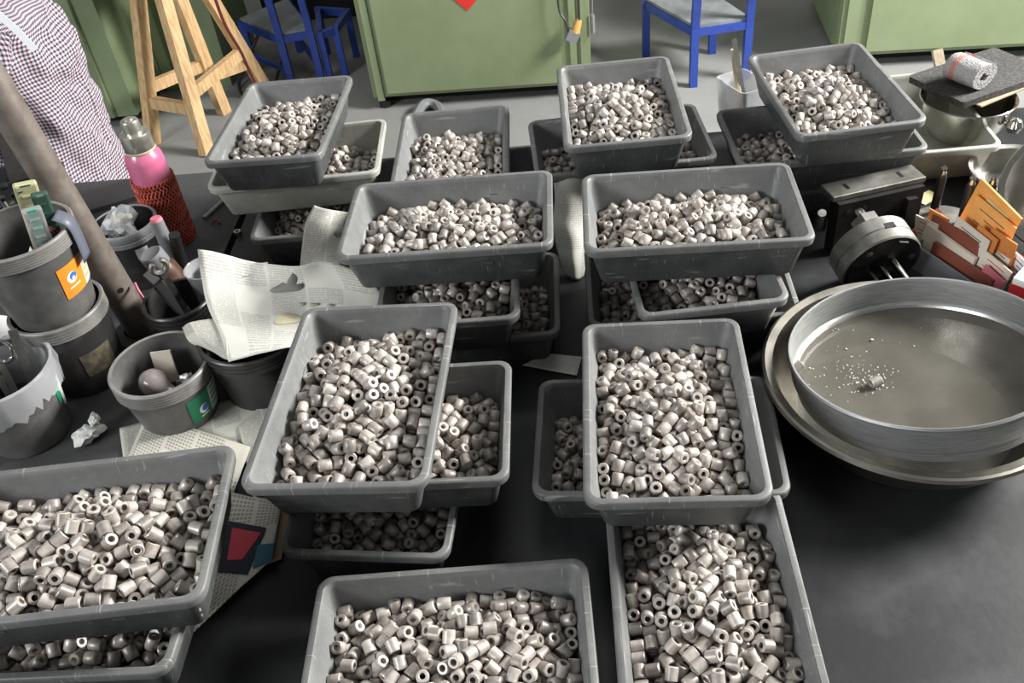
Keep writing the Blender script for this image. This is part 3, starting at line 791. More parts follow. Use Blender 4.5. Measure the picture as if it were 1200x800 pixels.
# shirt: lofted torso and sleeves with cloth creases, UV in metres of cloth
def cloth_loft(name, rings_, parent, seg=72, wr=0.006, seed=0, n_up=60, diag=1.2):
    """rings_: (centre, half-width x-dir vector, half y-dir vector)"""
    mb = MB(); loops = []; uv = []
    cs = spline([r[0] for r in rings_], n_up // (len(rings_) - 1)); us = spline([r[1] for r in rings_], n_up // (len(rings_) - 1)); vs_ = spline([r[2] for r in rings_], n_up // (len(rings_) - 1))
    dist = 0
    for k, (c, a, b__) in enumerate(zip(cs, us, vs_)):
        if k: dist += math.sqrt((cs[k] - cs[k - 1]).length_squared + ((a.length + b__.length) / 2 - (us[k - 1].length + vs_[k - 1].length) / 2) ** 2)
        per_ = 2 * PI * (a.length + b__.length) / 2; lp = []
        for i in range(seg + 1):
            t = 2 * PI * i / seg
            p = c + a * math.cos(t) + b__ * math.sin(t)
            n_ = (a * math.cos(t) / a.length + b__ * math.sin(t) / b__.length).normalized()
            q = Vector((math.cos(t) * 2, math.sin(t) * 2, 0))
            w = mnoise.noise(Vector((q.x, q.y, dist * 9 + q.x * diag)) * 1.3 + Vector((seed, 0, 0))) + 0.5 * mnoise.noise(Vector((q.x * 2, q.y * 2, dist * 26 + q.y * 2)) + Vector((0, seed, 0)))
            lp.append(p + n_ * wr * w); uv.append((i / seg * per_, dist))
        loops.append(lp)
    mb.loft(loops, False)
    return mb.build(name, 'gingham', parent, angle=80, uv=uv)
X, Y, Zz = Vector((1, 0, 0)), Vector((0, 1, 0)), Vector((0, 0, 1))
cloth_loft('shirt', [(Vector((0.0, 0, 0.52)), X * 0.155, Y * 0.19), (Vector((0.0, 0, 0.70)), X * 0.145, Y * 0.185), (Vector((0.0, 0, 0.86)), X * 0.137, Y * 0.185), (Vector((-0.004, 0, 1.0)), X * 0.135, Y * 0.195),
                     (Vector((-0.015, 0, 1.10)), X * 0.125, Y * 0.185), (Vector((-0.03, 0, 1.155)), X * 0.09, Y * 0.12), (Vector((-0.04, 0, 1.19)), X * 0.062, Y * 0.07)], per, 96, 0.020, 1)
for s in (-1, 1):
    sh = Vector((-0.01, s * 0.155, 1.09)); el = Vector((-0.065, s * 0.222, 0.90)); hd = Vector((-0.26, s * 0.17, 0.86))
    cloth_loft('sleeve', [(sh, X * 0.085, (Y * 0.6 + Zz * 0.8 * s).normalized() * 0.06), (sh.lerp(el, 0.5), X * 0.072, Y * 0.06), (el + Vector((0.005, 0, 0.02)), (X + Zz * 0.5).normalized() * 0.068, Y * 0.057),
                          (el.lerp(hd, 0.4), Zz * 0.058, Y * 0.05), (hd, Zz * 0.045, Y * 0.042)], per, 60, 0.014, 5 + s, 48)
    kn = Vector((-0.43, s * 0.11, 0.485)); hp = Vector((0.03, s * 0.10, 0.50)); an = Vector((-0.41, s * 0.11, 0.08))
    mb = MB(); mb.tube(spline([hp, hp.lerp(kn, 0.5), kn + Vector((0.04, 0, 0.01)), kn + Vector((0.0, 0, -0.05)), an.lerp(kn, 0.5), an], 6), [0.115 - 0.0018 * i for i in range(31)], 16); mb.build('trouser_leg', 'trousers', per)
# white strap lying over the sleeve
p0, p1 = aty(-12, 8, 2.085), aty(20, 36, 2.10); p2 = aty(41, 59, 2.105)
mb = MB(); off = Vector((PX, PY, 0))
mb.beam(p0 - off, p1 - off, 0.016, 0.003, up=(0.2, -1, 0.3)); mb.beam(p1 - off, p2 - off, 0.016, 0.003, up=(0.2, -1, 0.3)); mb.build('strap', 'strap_white', per, smooth=False)
# seat under the person
sst = empty('round_stool', (PX + 0.02, PY, 0)); tag(sst, 'plain round stool under the seated person, mostly behind the bench', 'stool')
mb = MB(); mb.lathe([(0.16, 0.335), (0.165, 0.355), (0.16, 0.370)], 24, (0, 0, 0), True, True); mb.build('seat', 'stool_wood_top', sst)
for i in range(4):
    a = PI / 4 + i * PI / 2
    mb = MB(); mb.tube([(0.16 * math.cos(a), 0.16 * math.sin(a), 0), (0.11 * math.cos(a), 0.11 * math.sin(a), 0.34)], 0.013, 8); mb.build('leg', 'dark_steel', sst)

# ------------------------------------------------------------------ left of the bench: buckets, post, bottle, tools, papers
def bucket(label, base, r0, r1, h, m_body='bucket_grey', m_rim='bucket_grey', cat='bucket', name='plastic_bucket', bands=3, tilt=(0, 0, 0), seg=40):
    e = empty(name, base, rot=tilt); tag(e, label, cat, 'open plastic buckets' if cat == 'bucket' else None)
    t = 0.0022
    mb = MB(); mb.lathe([(r0 - 0.006, 0), (r0, 0.003), (r1, h - 0.02), (r1, h), (r1 - t, h), (r1 - t, h - 0.02), (r0 - t, 0.004)], seg, (0, 0, 0), True, True); mb.build('body', m_body, e)
    RB = 0.028; pr = [(r1 - 0.0012, h - RB)]
    for k in range(bands):
        z = h - RB + 0.002 + k * (RB - 0.002) / bands
        pr += [(r1 + 0.0045, z), (r1 + 0.0045, z + 0.016 / bands), (r1 + 0.0022, z + 0.020 / bands)]
    pr += [(r1 + 0.005, h - 0.001), (r1 + 0.003, h + 0.0015), (r1 - 0.002, h + 0.001), (r1 - t, h - 0.004)]
    mb = MB(); mb.lathe(pr, seg); mb.build('rim', m_rim, e, angle=20)
    e['dims'] = (r0, r1, h)
    return e
def wrap(parent, name, material, a0, a1, z0, z1, off=0.0008, n=10, label=None, shape=None):
    """thin printed patch lying on a bucket's wall; angles in degrees round the bucket"""
    r0, r1, h = parent['dims']
    rad_ = lambda z: r0 + (r1 - r0) * z / (h - 0.02) + off
    mb = MB()
    if shape == 'disc':
        ca, cz, ra = math.radians(a0), z0, z1; rr = rad_(cz)
        vs_ = [(rr * math.cos(ca), rr * math.sin(ca), cz)]
        for k in range(20):
            t = 2 * PI * k / 20; aa = ca + ra * math.cos(t) / rr; z = cz + ra * math.sin(t)
            vs_.append((rad_(z) * math.cos(aa), rad_(z) * math.sin(aa), z))
        mb.add(vs_, [(0, 1 + k, 1 + (k + 1) % 20) for k in range(20)])
    else:
        lo = []; hi = []
        for k in range(n + 1):
            a = math.radians(a0 + (a1 - a0) * k / n)
            lo.append(Vector((rad_(z0) * math.cos(a), rad_(z0) * math.sin(a), z0))); hi.append(Vector((rad_(z1) * math.cos(a), rad_(z1) * math.sin(a), z1)))
        mb.loft([lo, hi], False)
    o = mb.build(name, material, parent)
    if label: o['label'] = label
    return o
def crumple(name, mats, loc, size, seed, amp=0.45, parent=None, subdiv=3, sharp=True):
    bm = bmesh.new(); bmesh.ops.create_icosphere(bm, subdivisions=subdiv, radius=1)
    rg = random.Random(seed); pl = [(Vector((rg.gauss(0, 1), rg.gauss(0, 1), rg.gauss(0, 1))).normalized(), rg.uniform(0.45, 0.95)) for _ in range(16)]
    for v in bm.verts:
        n_ = v.co.normalized(); r = 1.0
        for d, k in pl:
            q = n_.dot(d)
            if q > 0: r = min(r, k / q if q > k else r)
        r *= 1 + amp * mnoise.noise(n_ * 2.3 + Vector((seed, 0, 0))) + amp * 0.5 * mnoise.noise(n_ * 5 + Vector((0, seed, 0)))
        v.co = Vector((n_.x * r * size[0], n_.y * r * size[1], n_.z * r * size[2]))
    zmin = min(v.co.z for v in bm.verts)
    me = bpy.data.meshes.new(name); bm.to_mesh(me); bm.free(); me.materials.append(MATS[mats])
    if not sharp:
        for p in me.polygons: p.use_smooth = True
    o = bpy.data.objects.new(name, me); COL.objects.link(o); o.location = Vector(loc) - Vector((0, 0, zmin))
    if parent is not None: o.parent = parent
    return o
def paper(name, grid, material, label=None, cat='newspaper', group=None, wr=0.004, seed=0, n=7, uvs=None, thick=0.0008, kind=None):
    """sheet through a grid of points of the place, creased, with real thickness"""
    rows = [spline(r, n) for r in grid]; m_ = len(rows[0])
    cols = [spline([r[i] for r in rows], n) for i in range(m_)]
    nr = len(cols[0]); mb = MB(); uv = []; loops = []
    lu = [0]; lv = [0]
    for i in range(1, m_): lu.append(lu[-1] + (cols[i][nr // 2] - cols[i - 1][nr // 2]).length)
    for j in range(1, nr): lv.append(lv[-1] + (cols[m_ // 2][j] - cols[m_ // 2][j - 1]).length)
    for j in range(nr):
        lp = []
        for i in range(m_):
            p = cols[i][j].copy()
            p.z += wr * (mnoise.noise(p * 9 + Vector((seed, 0, 0))) + 0.5 * mnoise.noise(p * 24 + Vector((0, seed, 0))))
            lp.append(p); uv.append((lu[i], -lv[j]))
        loops.append(lp)
    mb.loft(loops, False)
    o = mb.build(name, material, angle=60, uv=uv)
    sm = o.modifiers.new('thickness', 'SOLIDIFY'); sm.thickness = thick; sm.offset = 1
    if label: tag(o, label, cat, group)
    return o
def settle(o, z):
    """no vertex of a sheet lies below z"""
    for v in o.data.vertices:
        if v.co.z < z: v.co.z = z
CAMDIR = lambda p: math.degrees(math.atan2(-p.y, -p.x))

# steel post standing on the bench
pb = at(168, 388, TZ); lean = Vector((-0.10, 0.0, 1.0)).normalized()
post = empty('steel_post', pb); tag(post, 'thick leaning steel tube standing among the buckets', 'post')
rotm = lean.to_track_quat('Z', 'Y').to_matrix()
mb = MB(); mb.lathe([(0.029, 0.0), (0.029, 0.30), (0.0288, 0.59), (0.024, 0.59), (0.024, 0.02)], 32, (0, 0, 0.003), True, True, rot=rotm); mb.build('tube', 'post_steel', post)
mb = MB(); mb.lathe([(0.0285, 0.588), (0.031, 0.595), (0.031, 0.615), (0.02, 0.625)], 24, (0, 0, 0.003), True, True, rot=rotm); o = mb.build('cap', 'rust_red', post); o['label'] = 'rusty red cap'
cd_ = (Vector((0, 0, CAM_Z)) - (pb + lean * 0.11)).normalized(); nn = (cd_ - lean * cd_.dot(lean)).normalized(); nn = (nn + lean.cross(nn) * 0.12).normalized()
mb = MB(); mb.disc(lean * 0.115 + nn * 0.0284 + Vector((0, 0, 0.003)), 0.0055, nn, 14, thick=0.0008); mb.build('bolt_hole', 'black_plastic', post)
mb = MB(); mb.lathe([(0.055, 0), (0.055, 0.006), (0.034, 0.010)], 28, (0, 0, 0), True, False); mb.build('foot_plate', 'dark_steel', post)

# stacked pair of buckets at the left
ba = at(108, 438, TZ); ca = CAMDIR(ba)
b1 = bucket('lower black bucket of the stacked pair beside the post', ba, 0.066, 0.078, 0.165, 'bucket_black', 'bucket_rim', bands=5)
wrap(b1, 'worn_label', 'old_label', ca - 5, ca + 42, 0.045, 0.095)
b2 = bucket('upper grey bucket with orange label, full of cutters', ba + Vector((0, 0, 0.158)), 0.0685, 0.088, 0.165, 'bucket_grey', 'bucket_rim', bands=6)
wrap(b2, 'sticker', 'label_orange', ca + 17, ca + 54, 0.050, 0.112, label='orange sticker')
wrap(b2, 'sticker_text', 'label_white', ca + 54, ca + 78, 0.050, 0.112, label='white sticker strip with lines')
for k in range(4): wrap(b2, 'sticker_line', 'orange_paper', ca + 57, ca + 75, 0.060 + k * 0.013, 0.065 + k * 0.013, off=0.0012)
wrap(b2, 'logo', 'white_print', ca + 33, 0, 0.085, 0.0105, off=0.0012, shape='disc')
wrap(b2, 'logo_swirl', 'logo_blue', ca + 35, 0, 0.0865, 0.0075, off=0.0016, shape='disc')
wrap(b2, 'logo_dot', 'white_print', ca + 34.4, 0, 0.083, 0.0035, off=0.0020, shape='disc')
wrap(b2, 'logo_text', 'white_print', ca + 25, ca + 43, 0.066, 0.0685, off=0.0012)
# contents: box cutters standing in the upper bucket
def cutter(label, base, top, w, t, m_body, m_slide, up, hole=False):
    e = empty('box_cutter', base); tag(e, label, 'cutter', 'cutters in the upper bucket')
    d = top - base
    mb = MB(); mb.beam((0, 0, 0), d, w, t, up=up); o = mb.build('handle', m_body, e, smooth=False)
    o.modifiers.new('bevel', 'BEVEL').width = 0.004; o.modifiers['bevel'].segments = 2
    n_ = Vector(up).normalized()
    mb = MB(); mb.beam(d * 0.35 + n_ * t * 0.5, d * 0.97 + n_ * t * 0.5, w * 0.42, 0.004, up=up); mb.build('slide', m_slide, e, smooth=False)
    for k in range(5):
        q = d * (0.45 + 0.1 * k) + n_ * (t * 0.5 + 0.003)
        mb = MB(); mb.beam(q, q + d.normalized() * 0.004, w * 0.5, 0.003, up=up); mb.build('grip_rib', m_body, e, smooth=False)
    if hole:
        mb = MB(); mb.disc(d * 0.93 - d.cross(n_).normalized() * w * 0.25 + n_ * (t * 0.5), 0.005, n_, 12); mb.build('hole', 'black_plastic', e)
    return e
tow = (Vector((0, 0, CAM_Z)) - ba).normalized()
zb = TZ + 0.22
cutter('pale yellow and dark green box cutter at the back of the bucket', ba + Vector((0.005, 0.035, 0.20)), at(28, 214, TZ + 0.40), 0.036, 0.014, 'yellow_plastic', 'dark_green_plastic', tow, True)
cutter('clear and teal green box cutter in front in the bucket', ba + Vector((0.025, 0.0, 0.20)), at(36, 244, TZ + 0.375), 0.03, 0.014, 'clear_plastic', 'green_plastic', tow)
cutter('dark green ribbed box cutter between the others', ba + Vector((0.03, 0.03, 0.20)), at(45, 226, TZ + 0.385), 0.026, 0.013, 'dark_green_plastic', 'grey_plastic', tow)
o = crumple('brass_fitting', 'rust_red', ba + Vector((0.052, 0.01, 0.285)), (0.016, 0.016, 0.02), 5); tag(o, 'small reddish brass fitting lying in the upper bucket', 'fitting')
o = crumple('rag_scrap', 'tissue', ba + Vector((0.02, -0.04, 0.25)), (0.03, 0.025, 0.03), 6); tag(o, 'white paper scrap inside the upper bucket', 'scrap')
# grey tape flap hanging over the bucket edge
rr = 0.0945; a_ = math.radians(ca + 58)
mb = MB(); pts = [Vector((rr * 0.8 * math.cos(a_), rr * 0.8 * math.sin(a_), 0.345)), Vector((rr * math.cos(a_), rr * math.sin(a_), 0.330)), Vector((rr * 1.03 * math.cos(a_), rr * 1.03 * math.sin(a_), 0.30)), Vector((rr * 1.0 * math.cos(a_), rr * 1.0 * math.sin(a_), 0.255))]
tang = Vector((-math.sin(a_), math.cos(a_), 0))
mb.loft([[p - tang * 0.016, p + tang * 0.016] for p in spline(pts, 6)], False)
o = mb.build('tape_strip', 'tape_grey', loc=ba); o.modifiers.new('thickness', 'SOLIDIFY').thickness = 0.0012; tag(o, 'grey tape strip hanging over the upper bucket edge', 'tape')

# bucket lined with a clear bag, scissors inside
bb = at(40, 506, TZ); cb_ = CAMDIR(bb)
b3 = bucket('smoky bucket lined with a clear bag, holding scissors', bb, 0.066, 0.082, 0.145, 'bucket_grey', 'bucket_grey')
wrap(b3, 'sticker', 'label_green', cb_ + 50, cb_ + 62, 0.062, 0.118, label='torn green sticker')
wrap(b3, 'sticker_rest', 'label_white', cb_ + 62, cb_ + 74, 0.045, 0.108, label='torn white sticker rest')
mb = MB(); pr = [(0.070, 0.06), (0.078, 0.135), (0.086, 0.150), (0.0915, 0.148), (0.0925, 0.12), (0.0890, 0.098)]
loops = []
for k, (r, z) in enumerate(pr):
    lp = []
    for i in range(72):
        t = 2 * PI * i / 72
        w = mnoise.noise(Vector((math.cos(t) * 4, math.sin(t) * 4, k * 0.6))) + 0.7 * mnoise.noise(Vector((math.cos(t) * 11, math.sin(t) * 11, k * 1.4)))
        lp.append(Vector(((r + 0.004 * w * (k > 1)) * math.cos(t), (r + 0.004 * w * (k > 1)) * math.sin(t), z + (0.022 * w if k == 5 else 0.004 * w))))
    loops.append(lp)
mb.loft(loops); o = mb.build('bag_liner', 'bag_plastic', b3); o['label'] = 'clear plastic bag folded over the rim'
def scissors(label, base, d, side, L, rl):
    e = empty('scissors', base); tag(e, label, 'scissors', 'scissors in the lined bucket')
    d = d.normalized(); s = side.normalized(); n_ = d.cross(s)
    for k in (-1, 1):
        mb = MB(); mb.beam(s * k * 0.003 + d * 0.0, d * L + s * k * 0.008, 0.011, 0.003, up=n_); mb.build('blade', 'steel_polished', e, smooth=False)
        c = d * (L + rl * 0.9) + s * k * (rl + 0.002)
        pts = [c + d * rl * 1.25 * math.sin(t * PI / 8) + s * rl * math.cos(t * PI / 8) for t in range(17)]
        mb = MB(); mb.tube(pts, 0.0036, 8, caps=False); mb.build('finger_loop', 'steel_polished', e)
    mb = MB(); mb.disc(d * L * 0.75, 0.006, n_, 12, thick=0.006); mb.build('pivot', 'steel', e)
scissors('steel scissors with round handle loops in the lined bucket', bb + Vector((0.0, 0.0, 0.012)), Vector((-0.10, 0.22, 1.0)), Vector((1, 0.3, 0)), 0.135, 0.016)
scissors('second steel scissors leaning left in the lined bucket', bb + Vector((-0.012, 0.01, 0.012)), Vector((-0.33, -0.05, 1.0)), Vector((0.6, -0.8, 0)), 0.130, 0.018)
mb = MB(); mb.beam((0.025, 0.012, 0.012), (0.045, 0.028, 0.205), 0.014, 0.004, up=tow); o = mb.build('steel_rule', 'steel', loc=bb, smooth=False); tag(o, 'narrow steel strip standing up in the lined bucket', 'strip')
mb = MB(); mb.tube([(-0.03, 0.03, 0.012), (-0.04, 0.045, 0.175)], 0.009, 10); o = mb.build('awl_tool', 'black_plastic', loc=bb); tag(o, 'black handled tool at the back of the lined bucket', 'awl')

# bucket with a lamp bulb
bc = at(213, 482, TZ); cc = CAMDIR(bc)
b4 = bucket('grey bucket with green label and an old lamp bulb', bc, 0.066, 0.081, 0.115, 'bucket_grey', 'bucket_rim', bands=5)
wrap(b4, 'sticker', 'label_green', cc + 8, cc + 42, 0.020, 0.075, label='green sticker')
wrap(b4, 'sticker_text', 'label_white', cc + 42, cc + 66, 0.020, 0.075, label='white sticker strip with lines')
for k in range(4): wrap(b4, 'sticker_line', 'label_green', cc + 45, cc + 63, 0.030 + k * 0.012, 0.034 + k * 0.012, off=0.0012)
wrap(b4, 'logo', 'white_print', cc + 29, 0, 0.040, 0.0100, off=0.0012, shape='disc')
wrap(b4, 'logo_swirl', 'logo_blue', cc + 31, 0, 0.041, 0.0072, off=0.0016, shape='disc')
wrap(b4, 'logo_text', 'white_print', cc + 22, cc + 36, 0.0245, 0.0270, off=0.0012)
bl = empty('lamp_bulb', bc + Vector((0.008, -0.022, 0.066)), rot=Vector((-0.75, 0.45, 0.30)).to_track_quat('Z', 'Y').to_euler()); tag(bl, 'old dusty lamp bulb standing in the green label bucket', 'bulb')
mb = MB(); mb.lathe([(0.0, 0.062), (0.012, 0.059), (0.021, 0.05), (0.0245, 0.037), (0.021, 0.022), (0.013, 0.008), (0.012, 0.0)], 24); mb.build('glass', 'bulb_glass', bl)
mb = MB(); mb.lathe([(0.0125, 0.0), (0.0115, -0.004), (0.0125, -0.008), (0.0115, -0.012), (0.0125, -0.016), (0.006, -0.024)], 18, (0, 0, 0.002), False, True); mb.build('screw_base', 'foil', bl)
o = crumple('foil_ball', 'foil', bc + Vector((0.030, 0.004, 0.045)), (0.024, 0.018, 0.022), 11); tag(o, 'crumpled silver foil in the green label bucket', 'foil')
o = crumple('foil_ball', 'foil', bc + Vector((0.005, -0.03, 0.028)), (0.026, 0.02, 0.018), 12); tag(o, 'smaller foil wad low in the green label bucket', 'foil')
for k in range(5):
    a = k * 1.3; o = crumple('metal_scrap', 'dark_steel', bc + Vector((0.03 * math.cos(a), 0.03 * math.sin(a), 0.005)), (0.022, 0.02, 0.02), 30 + k, subdiv=2); tag(o, 'dark metal scrap at the bottom of the bulb bucket', 'scrap', 'scraps in the bulb bucket')
mb = MB(); mb.box((-0.015, 0.045, 0.07), (0.035, 0.005, 0.06), rot=Matrix.Rotation(-0.25, 3, 'X')); o = mb.build('tag_card', 'cream_card', loc=bc, smooth=False); tag(o, 'cream card leaning inside the bulb bucket', 'card')

# dark tub behind the post with a clear bag on it
bd = at(172, 322, TZ); cd2 = CAMDIR(bd)
b5 = bucket('dark smoky tub behind the post with a crumpled clear bag', bd, 0.058, 0.062, 0.135, 'bucket_black', 'clear_plastic', bands=2)
wrap(b5, 'paper_label', 'label_white', cd2 - 2, cd2 + 22, 0.075, 0.100, label='small white paper label')
o = crumple('clear_bag', 'bag_plastic', bd + Vector((-0.012, 0.0, 0.085)), (0.042, 0.042, 0.05), 21, 0.5, sharp=True); tag(o, 'crumpled clear plastic bag stuffed in the dark tub', 'bag')
o = crumple('packing_piece', 'foam_cream', bd + Vector((0.0, -0.004, 0.130)), (0.022, 0.016, 0.02), 22, 0.3); tag(o, 'beige packing piece on the clear bag in the tub', 'packing')

# black tool tub with a spanner and a knife
be = at(228, 400, TZ)
b6 = bucket('black tub of hand tools beside the newspaper', be, 0.052, 0.060, 0.105, 'bucket_black', 'bucket_black')
sp_ = empty('spanner', be + Vector((0.028, -0.02, 0.01))); tag(sp_, 'bright open ended spanner leaning in the tool tub', 'spanner')
d_ = at(190, 318, TZ + 0.20) - (be + Vector((0.028, -0.02, 0.01)))
mb = MB(); mb.beam((0, 0, 0), d_, 0.011, 0.005, up=tow); mb.build('shaft', 'steel', sp_, smooth=False)
n_ = tow; s_d = d_.normalized().cross(n_).normalized()
mb = MB(); c = d_ + d_.normalized() * 0.012
pts = [c + (d_.normalized() * math.cos(t) + s_d * math.sin(t)) * 0.013 for t in [0.6 + k * 0.42 for k in range(13)]]
mb.tube(pts, 0.0055, 8); mb.build('jaw', 'steel', sp_)
kn = empty('utility_knife', be + Vector((0.0, -0.005, 0.02))); tag(kn, 'black utility knife lying in the tool tub', 'knife')
mb = MB(); mb.beam((0.038, -0.03, 0.02), (-0.028, 0.02, 0.115), 0.024, 0.013, up=tow); o = mb.build('handle', 'black_plastic', kn, smooth=False); o.modifiers.new('bevel', 'BEVEL').width = 0.004
mb = MB(); mb.beam((-0.028, 0.02, 0.118), (-0.044, 0.03, 0.135), 0.016, 0.002, up=tow); mb.build('blade', 'steel_polished', kn, smooth=False)
jar = empty('brown_jar', at(222, 350, TZ)); tag(jar, 'brown glass jar with grey cap beside the tool tub', 'jar')
mb = MB(); mb.lathe([(0.025, 0), (0.028, 0.004), (0.028, 0.09), (0.022, 0.105)], 24, (0, 0, 0), True, True); mb.build('glass', 'brown_bottle', jar, rot=(0.1, -0.25, 0))
mb = MB(); mb.lathe([(0.023, 0.103), (0.024, 0.105), (0.024, 0.130), (0.021, 0.133), (0.012, 0.131)], 24, (0, 0, 0), True, True); mb.build('cap', 'grey_plastic', jar, rot=(0.1, -0.25, 0))
mk = empty('marker_pen', at(218, 338, TZ)); tag(mk, 'fat grey marker with a pink end beside the red netting', 'marker')
mv = at(182, 255, TZ + 0.17) - mk.location
mb = MB(); mb.tube([(0, 0, 0.01), mv * 0.6, mv * 0.97], [0.013, 0.015, 0.0125], 14); mb.build('barrel', 'grey_plastic', mk)
mb = MB(); mb.tube([mv * 0.965, mv], [0.0128, 0.0105], 14); mb.build('end', 'pink_card', mk)
mb = MB(); mb.tube([at(222, 335, TZ) + Vector((0, 0, 0.012)), at(204, 275, TZ + 0.14)], [0.012, 0.011], 12); tag(mb.build('black_marker', 'black_plastic'), 'black stubby handle next to the grey marker', 'tool')
# clear beaker with bits of foam
cu = empty('clear_beaker', at(262, 372, TZ)); tag(cu, 'clear plastic beaker behind the newspaper', 'beaker')
mb = MB(); mb.lathe([(0.028, 0.0), (0.030, 0.003), (0.036, 0.12), (0.039, 0.124), (0.036, 0.124), (0.028, 0.004)], 32, (0, 0, 0), True, True); mb.build('wall', 'clear_plastic', cu)
o = crumple('foam_bit', 'foam_cream', cu.location + Vector((0.008, -0.012, 0.07)), (0.014, 0.011, 0.022), 41, 0.3, sharp=False); tag(o, 'upper cream foam bit at the beaker edge', 'foam')
o = crumple('foam_bit', 'foam_cream', cu.location + Vector((0.006, -0.014, 0.03)), (0.013, 0.011, 0.02), 42, 0.3, sharp=False); tag(o, 'lower cream foam bit in the clear beaker', 'foam')
o = MB(); o.lathe([(0.0, -0.011), (0.008, -0.008), (0.011, 0), (0.008, 0.008), (0.0, 0.011)], 16); o = o.build('steel_ball', 'steel_polished', loc=cu.location + Vector((0.005, 0.022, 0.108))); tag(o, 'shiny steel knob at the beaker rim', 'knob')
mb = MB(); mb.tube(spline([at(228, 395, TZ + 0.01), at(186, 372, TZ + 0.05), at(165, 345, TZ + 0.11), at(158, 332, TZ + 0.12)]), 0.003, 6); tag(mb.build('thin_string', 'pink_card'), 'thin pink cord running down beside the post', 'cord')

# drinking bottle in red netting
bo = at(207, 280, TZ); bt = empty('drinking_bottle', bo); tag(bt, 'pink drinking bottle with steel lid in a red net sleeve', 'bottle')
mb = MB(); mb.lathe([(0.035, 0), (0.040, 0.004), (0.040, 0.20), (0.038, 0.214), (0.030, 0.226), (0.028, 0.230)], 36, (0, 0, 0), True, True); mb.build('body', 'pink_enamel', bt)
mb = MB(); mb.lathe([(0.030, 0.228), (0.031, 0.230), (0.031, 0.262), (0.030, 0.265), (0.018, 0.266)], 36, (0, 0, 0), True, False); lid = mb.build('lid', 'lid_chrome', bt)
mb = MB(); mb.lathe([(0.0185, 0.264), (0.0185, 0.290), (0.017, 0.293), (0.010, 0.294), (0.009, 0.297), (0.001, 0.297)], 30); mb.build('lid_knob', 'lid_chrome', lid)
mb = MB(); mb.lathe([(0.0315, 0.226), (0.0325, 0.228), (0.0315, 0.231)], 30); mb.build('seal', 'yellow_plastic', bt)
mb = MB(); mb.lathe([(0.041, 0.0), (0.0415, 0.155)], 36); mb.build('sleeve_lining', 'net_base', bt)
for dr in (-1, 1):
    mb = MB()
    for k in range(34):
        pts = []
        for i in range(15):
            t = i / 14; a = 2 * PI * k / 34 + dr * t * 1.9
            r = 0.0435 + 0.0012 * dr * math.cos(t * 44); pts.append((r * math.cos(a), r * math.sin(a), 0.003 + t * 0.158))
        mb.tube(pts, 0.0019, 5)
    o = mb.build('net_strands', 'net_red', bt); o['kind'] = 'stuff'

# crumpled tissue, bags
o = crumple('tissue_wad', 'tissue', at(106, 515, TZ), (0.030, 0.024, 0.020), 51, 0.4); tag(o, 'crumpled white tissue on the bench by the lined bucket', 'tissue')
o2 = crumple('knot', 'tissue', Vector((0.012, 0.022, 0.004)), (0.013, 0.018, 0.010), 52, 0.4, parent=o)
o = crumple('white_bag', 'white_plastic', at(-6, 415, TZ), (0.07, 0.07, 0.075), 53, 0.25, sharp=False); tag(o, 'white plastic bag at the left picture edge', 'bag')
mb = MB(); mb.tube([at(240, 258, TZ) + Vector((0, 0, 0.006)), at(264, 236, TZ) + Vector((0, 0, 0.006))], 0.005, 8); tag(mb.build('short_rod', 'steel_brushed'), 'short grey rod lying left of the pale tray', 'rod')
mb = MB(); mb.tube([(-0.006, 0, 0), (0, 0.006, 0.004), (0.008, 0.004, 0.002), (0.012, -0.004, 0)], 0.003, 6); tag(mb.build('brown_chip', 'brown_card', loc=at(252, 263, TZ) + Vector((0, 0, 0.004))), 'tiny brown scrap on the grey board bench', 'scrap')
o = MB(); o.lathe([(0.004, 0), (0.009, 0), (0.009, 0.008), (0.004, 0.008)], 6); o = o.build('hex_nut', 'steel', loc=at(279, 274, TZ + 0.001)); tag(o, 'steel nut lying near the bench joint', 'nut')
mb = MB(); mb.box((0, 0, 0.006), (0.16, 0.10, 0.012)); o = mb.build('grey_board', 'bench_edge', loc=at(122, 235, TZ), rot=(0, 0, 0.35), smooth=False); tag(o, 'flat grey board on the bench behind the post', 'board')

# small crate with dark rings at the far left edge
cr = at(2, 300, TZ); cr = empty('dark_crate', at(-2, 268, TZ), R(-4)); tag(cr, 'dark crate of blackened rings at the left edge', 'crate')
mb = MB(); mb.loft([rrect(0.15, 0.10, 0.015, 0), rrect(0.165, 0.115, 0.018, 0.10), rrect(0.158, 0.108, 0.016, 0.10), rrect(0.144, 0.094, 0.013, 0.005)], True, True, True); mb.build('body', 'black_plastic', cr, smooth=True)
rg = random.Random(9)
dark_ring_me = ring_me.copy(); dark_ring_me.materials.clear(); dark_ring_me.materials.append(MATS['dark_steel'])
for k in range(40):
    q = Vector((rg.uniform(-0.13, 0.13), rg.uniform(-0.085, 0.085), 0.07 + rg.uniform(0, 0.02)))
    if q.x < -0.03: continue
    o = bpy.data.objects.new('dark_ring', dark_ring_me); COL.objects.link(o)
    o.matrix_world = Matrix.Translation(cr.location) @ Matrix.Rotation(R(-4), 4, 'Z') @ Matrix.Translation(q) @ axis_rot(Vector((rg.gauss(0, 1), rg.gauss(0, 1), rg.gauss(0, 0.6))).normalized(), 0).to_4x4()
    tag(o, 'blackened metal ring in the dark crate at the left edge', 'ring', 'rings in the dark crate')
mb = MB(); mb.beam(at(8, 150, TZ + 0.16), at(28, 215, TZ + 0.16), 0.05, 0.02); tag(mb.build('dark_bar', 'dark_steel', smooth=False), 'dark flat bar lying on the crate at the left edge', 'bar')

